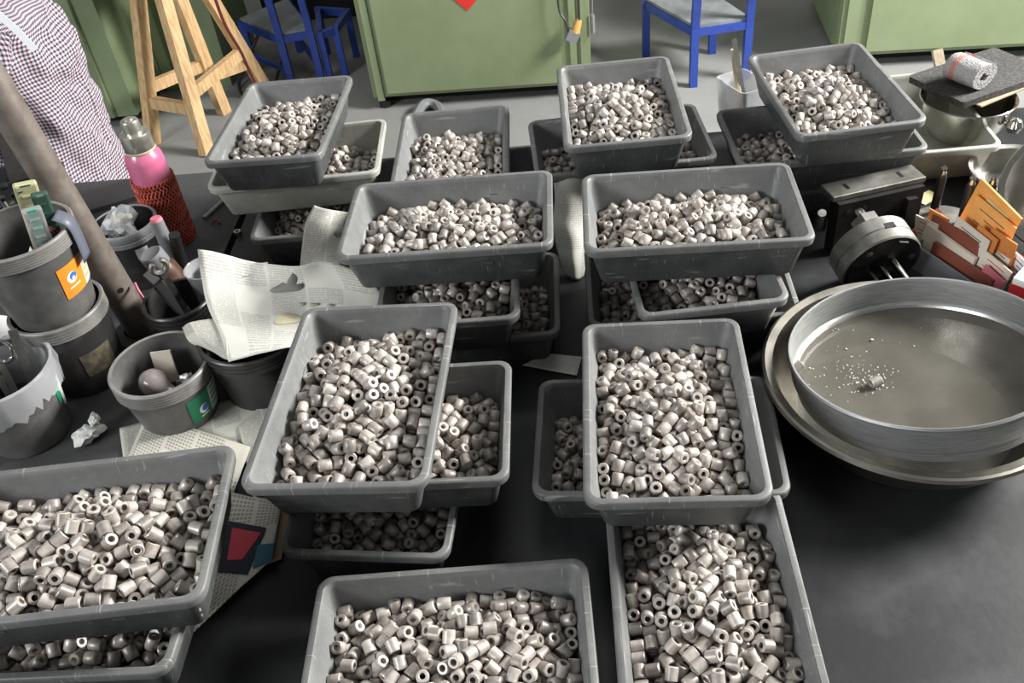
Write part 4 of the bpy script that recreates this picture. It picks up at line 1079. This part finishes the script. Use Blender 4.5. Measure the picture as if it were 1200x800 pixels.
# ------------------------------------------------------------------ newspapers
# dark tub under the big folded newspaper
bk = at(318, 446, TZ)
bucket('black tub under the big folded newspaper', bk, 0.080, 0.092, 0.125, 'bucket_black', 'bucket_black')
zt = TZ + 0.140
G = [
 [at(232, 293, zt + 0.055), at(290, 305, zt + 0.035), at(345, 314, zt + 0.045), at(380, 306, zt + 0.04), at(425, 318, zt + 0.02)],
 [at(236, 325, zt + 0.030), at(295, 335, zt + 0.012), at(350, 338, zt + 0.012), at(395, 338, zt + 0.010), at(452, 350, zt + 0.0)],
 [at(243, 358, zt + 0.012), at(300, 368, zt + 0.008), at(350, 372, zt + 0.004), at(395, 372, zt + 0.0), at(440, 378, zt - 0.006)],
 [at(258, 392, zt + 0.006), at(305, 398, zt + 0.004), at(345, 400, zt + 0.002), at(380, 400, zt - 0.004), at(410, 402, zt - 0.01)],
 [at(268, 424, zt - 0.010), at(305, 416, zt - 0.004), at(335, 410, zt + 0.0), at(365, 406, zt - 0.006), at(385, 404, zt - 0.012)]]
o = paper('newspaper', G, 'news_text', 'big folded newspaper draped over the black tub', 'newspaper', None, 0.006, 1)
# the rolled corner at its left
G = [[at(262, 372, zt + 0.006), at(244, 374, zt + 0.006), at(222, 378, zt + 0.002), at(214, 384, zt - 0.010)],
     [at(266, 396, zt + 0.004), at(252, 396, zt + 0.002), at(232, 396, zt + 0.0), at(222, 400, zt - 0.014)],
     [at(268, 422, zt - 0.010), at(262, 420, zt - 0.012), at(250, 412, zt - 0.012), at(240, 408, zt - 0.022)]]
c_ = paper('folded_corner', G, 'news_small', None, wr=0.003, seed=3); c_.parent = o
# printed picture of a bird-like vase on the sheet: dark oval and band, a yellow stain
def blot(parent, name, px, py, rx, ry, material, z, rotz=0.0):
    c = at(px, py, z); mb = MB(); n_ = 22; vs_ = [(0, 0, 0)]
    for k in range(n_):
        t = 2 * PI * k / n_; w = 1 + 0.12 * math.sin(3 * t + px)
        vs_.append((rx * w * math.cos(t), ry * w * math.sin(t), 0))
    mb.add(vs_, [(0, 1 + k, 1 + (k + 1) % n_) for k in range(n_)])
    b__ = mb.build(name, material, parent, loc=c, rot=(0, 0, rotz)); 
    md = b__.modifiers.new('lie_on_sheet', 'SHRINKWRAP'); md.target = parent; md.wrap_method = 'PROJECT'; md.use_project_z = True; md.use_negative_direction = True; md.use_positive_direction = True; md.offset = 0.0018
    sb = b__.modifiers.new('thickness', 'SOLIDIFY'); sb.thickness = 0.0002
    return b__
mat('print_grey', srgb(165, 163, 156), 0.85); mat('print_dark', srgb(128, 126, 122), 0.85); mat('stain', srgb(224, 216, 180), 0.85); mat('print_navy', srgb(42, 44, 58), 0.8); mat('print_red', srgb(196, 70, 84), 0.8); mat('print_teal', srgb(60, 110, 130), 0.8)
blot(o, 'printed_picture', 337, 334, 0.030, 0.012, 'print_dark', zt + 0.02)
blot(o, 'printed_picture', 323, 322, 0.014, 0.009, 'print_dark', zt + 0.02)
blot(o, 'stain', 335, 368, 0.022, 0.014, 'stain', zt + 0.02)
for px, py, rx in ((352, 350, 0.006), (366, 350, 0.009), (385, 350, 0.007), (307, 309, 0.012), (290, 322, 0.016)): blot(o, 'headline', px, py, rx, 0.004, 'print_grey', zt + 0.02)

# sheet standing behind, beside the wide tray
ys = 1.60
G = [[aty(368, 240, ys + 0.03), aty(386, 245, ys + 0.01), aty(408, 248, ys + 0.02)],
     [aty(358, 262, ys), aty(380, 264, ys - 0.015), aty(404, 266, ys)],
     [aty(354, 290, ys - 0.02), aty(376, 290, ys - 0.03), aty(400, 290, ys - 0.02)],
     [aty(351, 318, ys - 0.05), aty(374, 318, ys - 0.055), aty(398, 318, ys - 0.05)]]
o = paper('newspaper', G, 'news_small', 'small newspaper sheet propped up behind the wide tray', 'newspaper', None, 0.003, 5); settle(o, TZ + 0.001)
# crumpled paper between the two wide trays
ym = 1.50
G = [[aty(648, 205, ym + 0.08), aty(668, 208, ym + 0.06), aty(690, 204, ym + 0.08)],
     [aty(650, 235, ym + 0.03), aty(670, 232, ym + 0.01), aty(694, 234, ym + 0.03)],
     [aty(648, 265, ym - 0.01), aty(670, 266, ym - 0.03), aty(692, 262, ym - 0.01)],
     [aty(654, 300, ym - 0.04), aty(672, 300, ym - 0.06), aty(688, 300, ym - 0.04)],
     [aty(662, 322, ym - 0.06), aty(674, 324, ym - 0.075), aty(684, 322, ym - 0.06)]]
o = paper('newspaper', G, 'news_text', 'crumpled newspaper wedged between the two wide trays', 'newspaper', None, 0.013, 8); settle(o, TZ + 0.001)
# sheets under the front left trays
z_ = TZ + 0.003
def flat(name, corners_, material, label, seed, lift=0.0, wr=0.002, group=None):
    a, b__, c, d = corners_                                     # pixel corners: back-left, back-right, front-right, front-left
    g = []
    for j in range(4):
        t = j / 3; r = []
        for i in range(4):
            s = i / 3
            p = (Vector(a) * (1 - s) + Vector(b__) * s) * (1 - t) + (Vector(d) * (1 - s) + Vector(c) * s) * t
            r.append(at(p.x, p.y, z_ + lift))
        g.append(r)
    o = paper(name, g, material, label, 'newspaper', group, wr, seed); settle(o, TZ + 0.0005 + lift * 0.8)
    return o
flat('newspaper', ((140, 502), (330, 452), (345, 520), (150, 580)), 'news_small', 'newspaper sheet lying lowest between the bulb bucket and front trays', 11, 0.0, 0.001)
flat('newspaper', ((172, 484), (294, 524), (250, 640), (140, 560)), 'news_cells', 'yellowed newspaper with rows of square characters before the bulb bucket', 12, 0.006, 0.0015)
flat('newspaper', ((280, 500), (320, 462), (346, 560), (300, 600)), 'news_small', 'grey newspaper corner with bold print left of the middle tray', 13, 0.004, 0.001)
o = flat('newspaper', ((262, 575), (330, 590), (318, 655), (222, 745)), 'news_cells', 'newspaper strip with a red picture, slipping out right of the front left tray', 14, 0.010, 0.002)
for nm, cs, mt_ in (('printed_picture', ((268, 610), (312, 618), (290, 672), (252, 668)), 'print_navy'), ('printed_picture', ((272, 618), (306, 624), (284, 655), (266, 656)), 'print_red'), ('printed_picture', ((302, 638), (322, 636), (318, 658), (296, 664)), 'print_teal')):
    zz = z_ + (0.0145 if mt_ == 'print_red' else 0.0138)
    mb = MB(); mb.add([at(x, y, zz) for x, y in cs] + [at(x, y, zz) - Vector((0, 0, 0.0008)) for x, y in cs], [(0, 1, 2, 3), (7, 6, 5, 4), (0, 4, 5, 1), (1, 5, 6, 2), (2, 6, 7, 3), (3, 7, 4, 0)])
    q = mb.build(nm, mt_, o, smooth=False)
flat('newspaper', ((318, 570), (345, 575), (330, 655), (285, 672)), 'cardboard', 'brownish paper edge lying right of the front left tray', 15, 0.001, 0.001)
flat('newspaper', ((612, 428), (640, 414), (682, 418), (676, 440)), 'news_text', 'flat paper scrap on the black bench between the piles', 16, 0.0, 0.001)

# ------------------------------------------------------------------ right of the bench: basin, sieve, fixtures, card box
bas = empty('steel_basin', (0.600, 0.980, TZ)); tag(bas, 'wide shallow stainless steel basin holding the sieve', 'basin')
mb = MB(); mb.lathe([(0.150, 0.0), (0.162, 0.003), (0.188, 0.035), (0.204, 0.080), (0.208, 0.092), (0.218, 0.096), (0.222, 0.094), (0.224, 0.089), (0.222, 0.086)], 96, (0, 0, 0), False, False)
mb.lathe([(0.001, 0.0015), (0.148, 0.0015), (0.160, 0.0045), (0.186, 0.037), (0.202, 0.081), (0.206, 0.0935), (0.218, 0.0965)], 96)
mb.lathe([(0.001, 0.0), (0.150, 0.0)], 96); mb.build('bowl', 'basin_steel', bas)
sv = empty('steel_sieve', (0.606, 0.980, TZ + 0.137)); tag(sv, 'round steel sieve with a fine mesh bottom, lying tilted in the basin', 'sieve')
nrm = Vector((-0.100, 0.128, 1)).normalized(); sv.rotation_euler = nrm.to_track_quat('Z', 'Y').to_euler()
mb = MB(); mb.lathe([(0.177, -0.066), (0.182, -0.063), (0.182, -0.046), (0.185, -0.042), (0.188, -0.040), (0.189, -0.036), (0.188, -0.004), (0.192, -0.002), (0.193, 0.001), (0.191, 0.004), (0.188, 0.003), (0.1865, -0.002),
                     (0.1865, -0.044), (0.1835, -0.048), (0.180, -0.050), (0.180, -0.062), (0.176, -0.065), (0.177, -0.066)], 112); mb.build('hoop', 'steel_brushed', sv)
mb = MB(); mb.lathe([(0.001, -0.064), (0.06, -0.0623), (0.12, -0.0572), (0.1835, -0.0482)], 96); mb.build('mesh_cloth', 'sieve_cloth', sv)
mb = MB(); mb.lathe([(0.1845, -0.0465), (0.1825, -0.0448), (0.180, -0.0485)], 96); mb.build('mesh_ring', 'steel', sv)
smat = Matrix.Translation(sv.location) @ sv.rotation_euler.to_matrix().to_4x4()
def on_cloth(px, py):
    """point on the sieve cloth seen at a pixel"""
    o_ = Vector((0, 0, CAM_Z)); d = (px - 600) * c_right + (py - 400) * c_down + F_PX * fwd
    n_ = smat.to_3x3() @ Vector((0, 0, 1)); p0 = smat @ Vector((0, 0, -0.062)); t = (p0 - o_).dot(n_) / d.dot(n_)
    q = smat.inverted() @ (o_ + d * t); r = math.hypot(q.x, q.y)
    q.z = -0.064 + 0.0158 * (r / 0.1835) ** 2 + 0.0005
    return smat @ q
for (px, py, ax, lb) in ((1025, 452, (1, 0.25, 0.1), 'single grey metal ring lying on the sieve mesh'), (934, 443, (0.8, 0.4, 0.3), 'grey metal ring resting against the sieve wall at left')):
    p = on_cloth(px, py); o = bpy.data.objects.new('metal_ring', ring_me); COL.objects.link(o)
    o.matrix_world = Matrix.Translation(p + Vector((0, 0, RO))) @ axis_rot(Vector(ax).normalized(), 0).to_4x4(); tag(o, lb, 'ring')
dm = MB(); rg = random.Random(5)
for k in range(150):
    a, b__ = rg.gauss(0, 1), rg.gauss(0, 1)
    if k < 70: px, py = 1012 + a * 16, 441 + b__ * 9
    else: px, py = 985 + a * 42, 425 + b__ * 32
    if px < 940 or py < 385 or py > 480: continue
    p = on_cloth(px, py); s = rg.uniform(0.0007, 0.0014) * (2.0 if rg.random() < 0.06 else 1)
    dm.box(p + Vector((0, 0, s * 0.5)), (s * rg.uniform(1, 2), s, s), rot=Matrix.Rotation(rg.uniform(0, 3), 3, 'Z'))
o = dm.build('metal_chips', 'metal_dust', smooth=False); tag(o, 'scatter of fine pale chips and dust on the sieve mesh', 'chips', kind='stuff')

# three-jaw chuck lying with its face toward us
ck = empty('lathe_chuck', at(1018, 338, TZ) + Vector((0, 0, 0.074)), rot=(R(103), 0, R(8))); tag(ck, 'dark three jaw lathe chuck with steel rods, left of the card box', 'chuck')
# local z points away from the camera-facing side... -z is the back, +z the face after the turn
mb = MB(); mb.lathe([(0.020, -0.030), (0.070, -0.030), (0.0735, -0.027), (0.0735, -0.002), (0.072, 0.0), (0.0735, 0.002), (0.0735, 0.022), (0.071, 0.025)], 64, (0, 0, 0), True, False); mb.build('body', 'machined_steel', ck)
mb = MB(); mb.lathe([(0.071, 0.025), (0.066, 0.0255), (0.03, 0.0255), (0.028, 0.018), (0.001, 0.018)], 64); mb.build('face', 'black_steel', ck)  # shade over the face and jaws is put into the dark colour
for k in range(3):
    a = R(70 + 120 * k); u = Vector((math.cos(a), math.sin(a), 0))
    mb = MB(); mb.beam(u * 0.026 + Vector((0, 0, 0.024)), u * 0.064 + Vector((0, 0, 0.024)), 0.020, 0.012); mb.build('jaw', 'black_steel', ck, smooth=False)
for k in range(3):
    a = R(10 + 120 * k); u = Vector((math.cos(a), math.sin(a), 0))
    mb = MB(); mb.disc(u * 0.055 + Vector((0, 0, 0.0255)), 0.006, (0, 0, 1), 14); mb.build('bolt', 'steel', ck)
for (x, y) in ((0.012, 0.020), (-0.006, 0.008), (-0.022, -0.004)):
    mb = MB(); mb.tube([(x, y, 0.02), (x + 0.004, y, 0.115)], 0.0042, 10); mb.build('rod', 'steel_polished', ck)
mb = MB(); mb.box((0.008, 0.0731, -0.004), (0.018, 0.002, 0.012)); mb.build('key_hole', 'black_plastic', ck, smooth=False)
mb = MB(); mb.lathe([(0.024, -0.062), (0.026, -0.060), (0.026, -0.032), (0.024, -0.030)], 6, (0, 0.03, 0), True, True); mb.build('hex_nut', 'machined_steel', ck, smooth=False)
mb = MB(); mb.lathe([(0.001, -0.088), (0.008, -0.086), (0.011, -0.078), (0.008, -0.062)], 14, (0, 0.03, 0)); mb.build('stud', 'steel_polished', ck)

# angle plate
pl = empty('angle_plate', at(1018, 284, TZ), R(9)); tag(pl, 'steel angle plate with slots behind the chuck', 'plate')
mb = MB(); mb.box((0, 0.0, 0.058), (0.175, 0.03, 0.116)); mb.build('web', 'dark_steel', pl, smooth=False)
mb = MB(); mb.box((0, 0.022, 0.122), (0.19, 0.05, 0.012)); top = mb.build('top_plate', 'machined_steel', pl, smooth=False); top.modifiers.new('bevel', 'BEVEL').width = 0.0015
for x in (-0.055, 0.055):
    mb = MB(); mb.box((x, 0.022, 0.1283), (0.006, 0.018, 0.0008)); mb.build('slot', 'black_plastic', top, smooth=False)
for x in (-0.065, -0.035, 0.055):
    mb = MB(); mb.disc((x, -0.0152, 0.096), 0.006, (0, -1, 0), 14, thick=0.001); mb.build('bolt', 'steel_polished', pl)
mb = MB(); mb.box((0.06, -0.02, 0.05), (0.02, 0.012, 0.10)); mb.build('rib', 'dark_steel', pl, smooth=False)
mb = MB(); mb.tube([(-0.10, 0.02, 0.05), (-0.115, -0.005, 0.10)], [0.012, 0.008], 12); mb.build('handle', 'steel', pl)

# disc stand with upright pins
ds = empty('pin_stand', at(1106, 270, TZ)); tag(ds, 'round steel disc with black upright pins behind the card box', 'stand')
mb = MB(); mb.lathe([(0.060, 0), (0.062, 0.002), (0.062, 0.018), (0.060, 0.020), (0.02, 0.0205), (0.001, 0.0205)], 48, (0, 0, 0), True, False); mb.build('disc', 'machined_steel', ds)
for (px, py) in ((1094, 250), (1126, 262), (1150, 262)):
    b__ = at(px, py, TZ + 0.02) - ds.location
    mb = MB(); mb.lathe([(0.0085, 0.0), (0.0085, 0.085), (0.006, 0.09)], 16, b__, True, True); pin = mb.build('pin', 'black_steel', ds)
    mb = MB(); mb.lathe([(0.006, 0.088), (0.007, 0.092), (0.005, 0.097), (0.006, 0.102), (0.002, 0.108)], 12, b__, True, True); mb.build('tip', 'steel_polished', pin)
mb = MB(); mb.box((0, 0, 0.001), (0.05, 0.03, 0.002)); o = mb.build('yellow_note', 'yellow_note', loc=at(1086, 232, TZ), rot=(0, 0, 0.5), smooth=False); tag(o, 'pale yellow slip of paper behind the pin stand', 'note')

# pale tray at the back right with bowl, mat, towel
TRY = R(-5); TRP = at(1178, 171, TZ + TH) - Matrix.Rotation(TRY, 3, 'Z') @ Vector((TW / 2, -TL / 2, TH))
o = bpy.data.objects.new('plastic_tray', TMP); COL.objects.link(o); o.location = TRP; o.rotation_euler = (0, 0, TRY + PI / 2); tag(o, 'pale dirty tray at far right holding the steel bowl', 'tray', 'plastic trays on the bench')
BWP = at(1128, 142, TZ + 0.05); BWP.z = TZ + 0.006
bw = empty('steel_bowl', BWP); tag(bw, 'shiny rounded steel bowl in the far right pale tray', 'bowl')
mb = MB(); mb.lathe([(0.001, 0.0), (0.035, 0.002), (0.065, 0.018), (0.085, 0.050), (0.093, 0.100), (0.097, 0.104), (0.099, 0.102)], 48)
mb.lathe([(0.097, 0.104), (0.091, 0.100), (0.083, 0.051), (0.063, 0.020), (0.001, 0.004)], 48); mb.build('shell', 'steel_polished', bw)
mb = MB(); mb.lathe([(0.001, -0.018), (0.0125, -0.013), (0.018, 0), (0.0125, 0.013), (0.001, 0.018)], 20, (0.068, -0.082, 0.066)); mb.tube([(0.055, -0.064, 0.066), (0.064, -0.076, 0.066)], 0.005, 8); mb.build('knob', 'steel_polished', bw)
zt = TZ + 0.006 + 0.1065; MP = BWP + Vector((0.045, 0.055, 0))
mt_ = MB(); mt_.loft([rrect(0.125, 0.080, 0.008, 0.0), rrect(0.125, 0.080, 0.008, 0.014)], True, True, True)
o = mt_.build('foam_mat', 'rubber_foam', loc=(MP.x, MP.y, zt + 0.004), rot=(0, 0, R(20))); tag(o, 'black speckled foam mat lying across the steel bowl', 'mat')
mt_ = MB(); mt_.box((0, 0, 0.0015), (0.20, 0.12, 0.003)); o = mt_.build('card_sheet', 'cardboard', loc=(MP.x + 0.02, MP.y - 0.02, zt), rot=(0, 0, R(24)), smooth=False); tag(o, 'brown card under the foam mat on the bowl', 'card')
# rolled towel: a spiral of cloth
mb = MB(); loops_o = []; N = 90
prof = []
for k in range(N):
    t = k / (N - 1); a = t * 2 * PI * 2.1; r = 0.012 + 0.021 * t
    prof.append((r, a))
th = 0.0058
ring = [Vector(((r + th) * math.cos(a), 0, (r + th) * 0.86 * math.sin(a))) for r, a in prof] + [Vector(((r - th) * math.cos(a), 0, (r - th) * 0.86 * math.sin(a))) for r, a in reversed(prof)]
ys_ = [-0.04, -0.037, -0.024, -0.008, 0.008, 0.024, 0.037, 0.04]
loops = []
for i, y in enumerate(ys_):
    k = 0.95 if i in (0, len(ys_) - 1) else 1
    loops.append([Vector((p.x * k + 0.0015 * math.sin(j * 0.5 + y * 80), y, p.z * k + 0.0015 * mnoise.noise(p * 60))) for j, p in enumerate(ring)])
mb.loft(loops)
n = len(ring)
caps = [(i, i + 1, n - 2 - i, n - 1 - i) for i in range(N - 1)]
mb.f += caps + [tuple((len(ys_) - 1) * n + i for i in c) for c in caps]; mb.mi += [0] * (2 * len(caps))
o = mb.build('rolled_towel', 'towelling', loc=at(1135, 82, zt + 0.05), rot=(0, 0, R(24)), angle=50); tag(o, 'rolled grey towel with a red stripe on the foam mat', 'towel')
mb = MB(); mb.beam(at(1104, 92, TZ + 0.10), at(1098, 58, TZ + 0.155), 0.022, 0.010, up=(0, -1, 0.3)); tag(mb.build('wood_stick', 'wood_pale', smooth=False), 'short flat wooden stick left of the rolled towel', 'stick')

# ring-shaped pan and leaning colander at the right edge
pn = empty('steel_pan', at(1188, 226, TZ)); tag(pn, 'round steel pan with rolled rim behind the orange envelopes', 'pan')
mb = MB(); mb.lathe([(0.080, 0), (0.085, 0.004), (0.090, 0.055), (0.097, 0.058), (0.099, 0.054)], 56); mb.lathe([(0.097, 0.058), (0.088, 0.054), (0.083, 0.006), (0.001, 0.005)], 56); mb.lathe([(0.001, 0), (0.08, 0)], 56); mb.build('bowl', 'steel', pn)
cl = empty('steel_colander', (1.035, 1.345, TZ + 0.125), rot=(R(38), R(-32), 0)); tag(cl, 'steel colander with mesh leaning at the right edge', 'colander')
mb = MB(); mb.lathe([(0.070, -0.055), (0.095, -0.03), (0.108, 0.0), (0.116, 0.003), (0.118, 0.0), (0.116, -0.003)], 64); mb.lathe([(0.116, 0.0035), (0.106, 0.001), (0.093, -0.028), (0.070, -0.0535)], 64); mb.build('shell', 'steel_polished', cl)
mb = MB(); mb.lathe([(0.001, -0.060), (0.04, -0.058), (0.071, -0.054)], 48); mb.build('mesh_cloth', 'sieve_cloth', cl)

# card box: pale grey box, envelopes and cards standing in it
bx_c = (at(1066, 295, TZ) + at(1160, 352, TZ)) / 2
C1, C2 = at(1070, 284, TZ + 0.05), at(1150, 338, TZ + 0.05); CV = C2 - C1; CYAW = math.atan2(CV.y, CV.x); bl_ = CV.length; bw_, bh = 0.10, 0.05
CBL = (C1 + C2) / 2 + Vector((-CV.y, CV.x, 0)).normalized() * bw_ / 2; CBL.z = TZ
cb = empty('card_box', CBL, CYAW); tag(cb, 'grey open box packed with envelopes at the right edge', 'box')
for c, s in (((0, 0, 0.003), (bl_, bw_, 0.006)), ((0, -bw_ / 2, bh / 2), (bl_, 0.005, bh)), ((0, bw_ / 2, bh / 2), (bl_, 0.005, bh)), ((-bl_ / 2, 0, bh / 2), (0.005, bw_ + 0.005, bh)), ((bl_ / 2, 0, bh / 2), (0.005, bw_ + 0.005, bh))):
    mb = MB(); mb.box(c, s); mb.build('panel' if c[2] > 0.01 else 'base', 'grey_plastic', cb, smooth=False)
CBM = Matrix.Translation(cb.location) @ Matrix.Rotation(CYAW, 4, 'Z') @ Matrix.Scale(0.92, 4)
def slip(name, material, label, y, x, w, h, t, lean, roll_=0.0, z=0.008, lines=None, mprint=None):
    """upright paper or card in the box; local y is the place across the row"""
    e = MB(); e.box((0, 0, h / 2), (w, t, h))
    o = e.build(name, material, smooth=False)
    o.matrix_world = CBM @ Matrix.Translation((x, y, z)) @ Matrix.Rotation(roll_, 4, 'Y') @ Matrix.Rotation(lean, 4, 'X')
    tag(o, label, 'envelope' if 'envelope' in name else 'card', 'cards and envelopes in the grey box')
    if lines:
        for i in range(lines):
            q = MB(); q.box((0.1 * w * math.sin(i * 2.1), -t / 2 - 0.0003, h * (0.88 - 0.10 * i)), (w * (0.6 + 0.15 * math.sin(i * 5)), 0.0004, 0.0016)); q.build('writing', mprint or 'ink', o, smooth=False)
    return o
slip('notebook', 'brown_card', 'dark red brown notebook at the front of the box', -0.040, 0.02, 0.15, 0.062, 0.008, -0.10)
slip('notebook', 'cream_card', 'thick cream notebook behind the red brown one', -0.028, -0.03, 0.13, 0.078, 0.007, -0.05, 0.05)
slip('folded_card', 'brown_card', 'narrow brown card tilted in the middle of the box', -0.016, -0.02, 0.12, 0.105, 0.003, 0.0, -0.1)
slip('index_card', 'cream_card', 'written cream index card in the middle of the box', -0.008, -0.005, 0.085, 0.125, 0.002, 0.08, 0.12, lines=6)
slip('envelope', 'orange_paper_deep', 'narrow orange envelope beside the written card', -0.001, 0.02, 0.05, 0.13, 0.003, 0.08, 0.14)
slip('index_card', 'cream_card', 'second written card right of the narrow orange envelope', 0.006, 0.045, 0.06, 0.118, 0.002, 0.05, 0.16, lines=5)
slip('envelope', 'orange_paper_deep', 'folded orange envelope at the right of the box', 0.013, 0.06, 0.06, 0.135, 0.003, 0.12, 0.05)
slip('envelope', 'orange_paper', 'tall bright orange envelope with handwriting in the box', 0.026, -0.005, 0.105, 0.165, 0.003, 0.10, 0.18, lines=3)
slip('envelope', 'orange_paper', 'tallest orange envelope with open flap at the back of the box', 0.042, -0.035, 0.11, 0.195, 0.004, 0.12, 0.30)
slip('index_card', 'yellow_note', 'small pale yellow card between the orange envelopes', 0.034, -0.02, 0.055, 0.17, 0.002, 0.10, 0.25)
slip('index_card', 'cream_card', 'cream card with red ruled lines at the left end of the box', -0.018, -0.085, 0.06, 0.085, 0.003, 0.02, -0.15, lines=4, mprint='red_print')
slip('folded_card', 'orange_paper_deep', 'small orange card leaning at the left end of the box', -0.004, -0.075, 0.05, 0.105, 0.003, 0.06, -0.05)
slip('index_card', 'white_print', 'white written card at the right end of the box', 0.020, 0.085, 0.06, 0.105, 0.002, 0.10, 0.25, lines=6)
slip('folded_card', 'brown_card', 'brown card at the far right end of the box', 0.030, 0.09, 0.05, 0.10, 0.003, 0.12, 0.1)
slip('pink_slip', 'pink_card', 'pink slip at the front right of the box', -0.033, 0.075, 0.05, 0.075, 0.003, -0.05, 0.2)
slip('index_card', 'cream_card', 'striped white card behind the pink slip', -0.020, 0.065, 0.07, 0.09, 0.003, -0.05, 0.15, lines=5, mprint='red_print')
# thin reddish strip leaning against the box
mb = MB(); mb.beam(at(1060, 282, TZ + 0.035), at(1101, 246, TZ + 0.075), 0.012, 0.002, up=(0, -0.5, 1)); tag(mb.build('paper_strip', 'brown_card', smooth=False), 'thin red brown strip leaning left of the envelopes', 'strip')

# red and white carton at the right edge
ctn = empty('carton', at(1215, 385, TZ), R(-50)); tag(ctn, 'white carton with a red printed band at the right edge', 'carton')
mb = MB(); mb.box((0, 0, 0.055), (0.10, 0.08, 0.11)); mb.build('box_body', 'white_print', ctn, smooth=False)
mb = MB(); mb.box((0, -0.0405, 0.080), (0.1005, 0.001, 0.036)); mb.box((-0.0505, 0, 0.080), (0.001, 0.081, 0.036)); band = mb.build('red_band', 'red_print', ctn, smooth=False)
def text_mesh(body, size, material, parent, loc, rot):
    cu_ = bpy.data.curves.new('lettering', 'FONT'); cu_.body = body; cu_.size = size; cu_.align_x = 'CENTER'; cu_.align_y = 'CENTER'; cu_.extrude = 0.0002
    t = bpy.data.objects.new('lettering', cu_); COL.objects.link(t)
    bpy.context.view_layer.update()
    me = bpy.data.meshes.new_from_object(t.evaluated_get(bpy.context.evaluated_depsgraph_get()))
    bpy.data.objects.remove(t)
    me.materials.clear(); me.materials.append(MATS[material])
    o = bpy.data.objects.new('lettering', me); COL.objects.link(o); o.parent = parent; o.location = loc; o.rotation_euler = rot
    return o
text_mesh('\u7d22\u529b\u58eb', 0.016, 'white_print', band, (-0.0513, 0.0, 0.080), (R(90), 0, R(-90)))

# white scoop and stick behind the back right tray
sc_ = empty('white_scoop', at(868, 140, TZ), R(20)); tag(sc_, 'white plastic scoop standing behind the back right trays', 'scoop')
mb = MB(); mb.loft([rrect(0.035, 0.05, 0.012, 0.0), rrect(0.042, 0.058, 0.014, 0.10), rrect(0.039, 0.055, 0.013, 0.10), rrect(0.032, 0.047, 0.011, 0.004)], True, True, True); mb.build('pan', 'bag_plastic', sc_)
mb = MB(); mb.tube([(0.0, 0.0, 0.01), (-0.01, 0.03, 0.17)], [0.007, 0.009], 10); mb.build('handle', 'wood_pale', sc_)
mb = MB(); mb.beam((0.015, 0, 0.01), (-0.02, 0.02, 0.20), 0.012, 0.003, up=(0, -1, 0.2)); mb.build('blade', 'steel', sc_, smooth=False)

heap = ring_heap('metal_rings', heap_mats, 12)
tag(heap, 'loose heap of small grey metal rings filling the other trays', 'rings', kind='stuff')
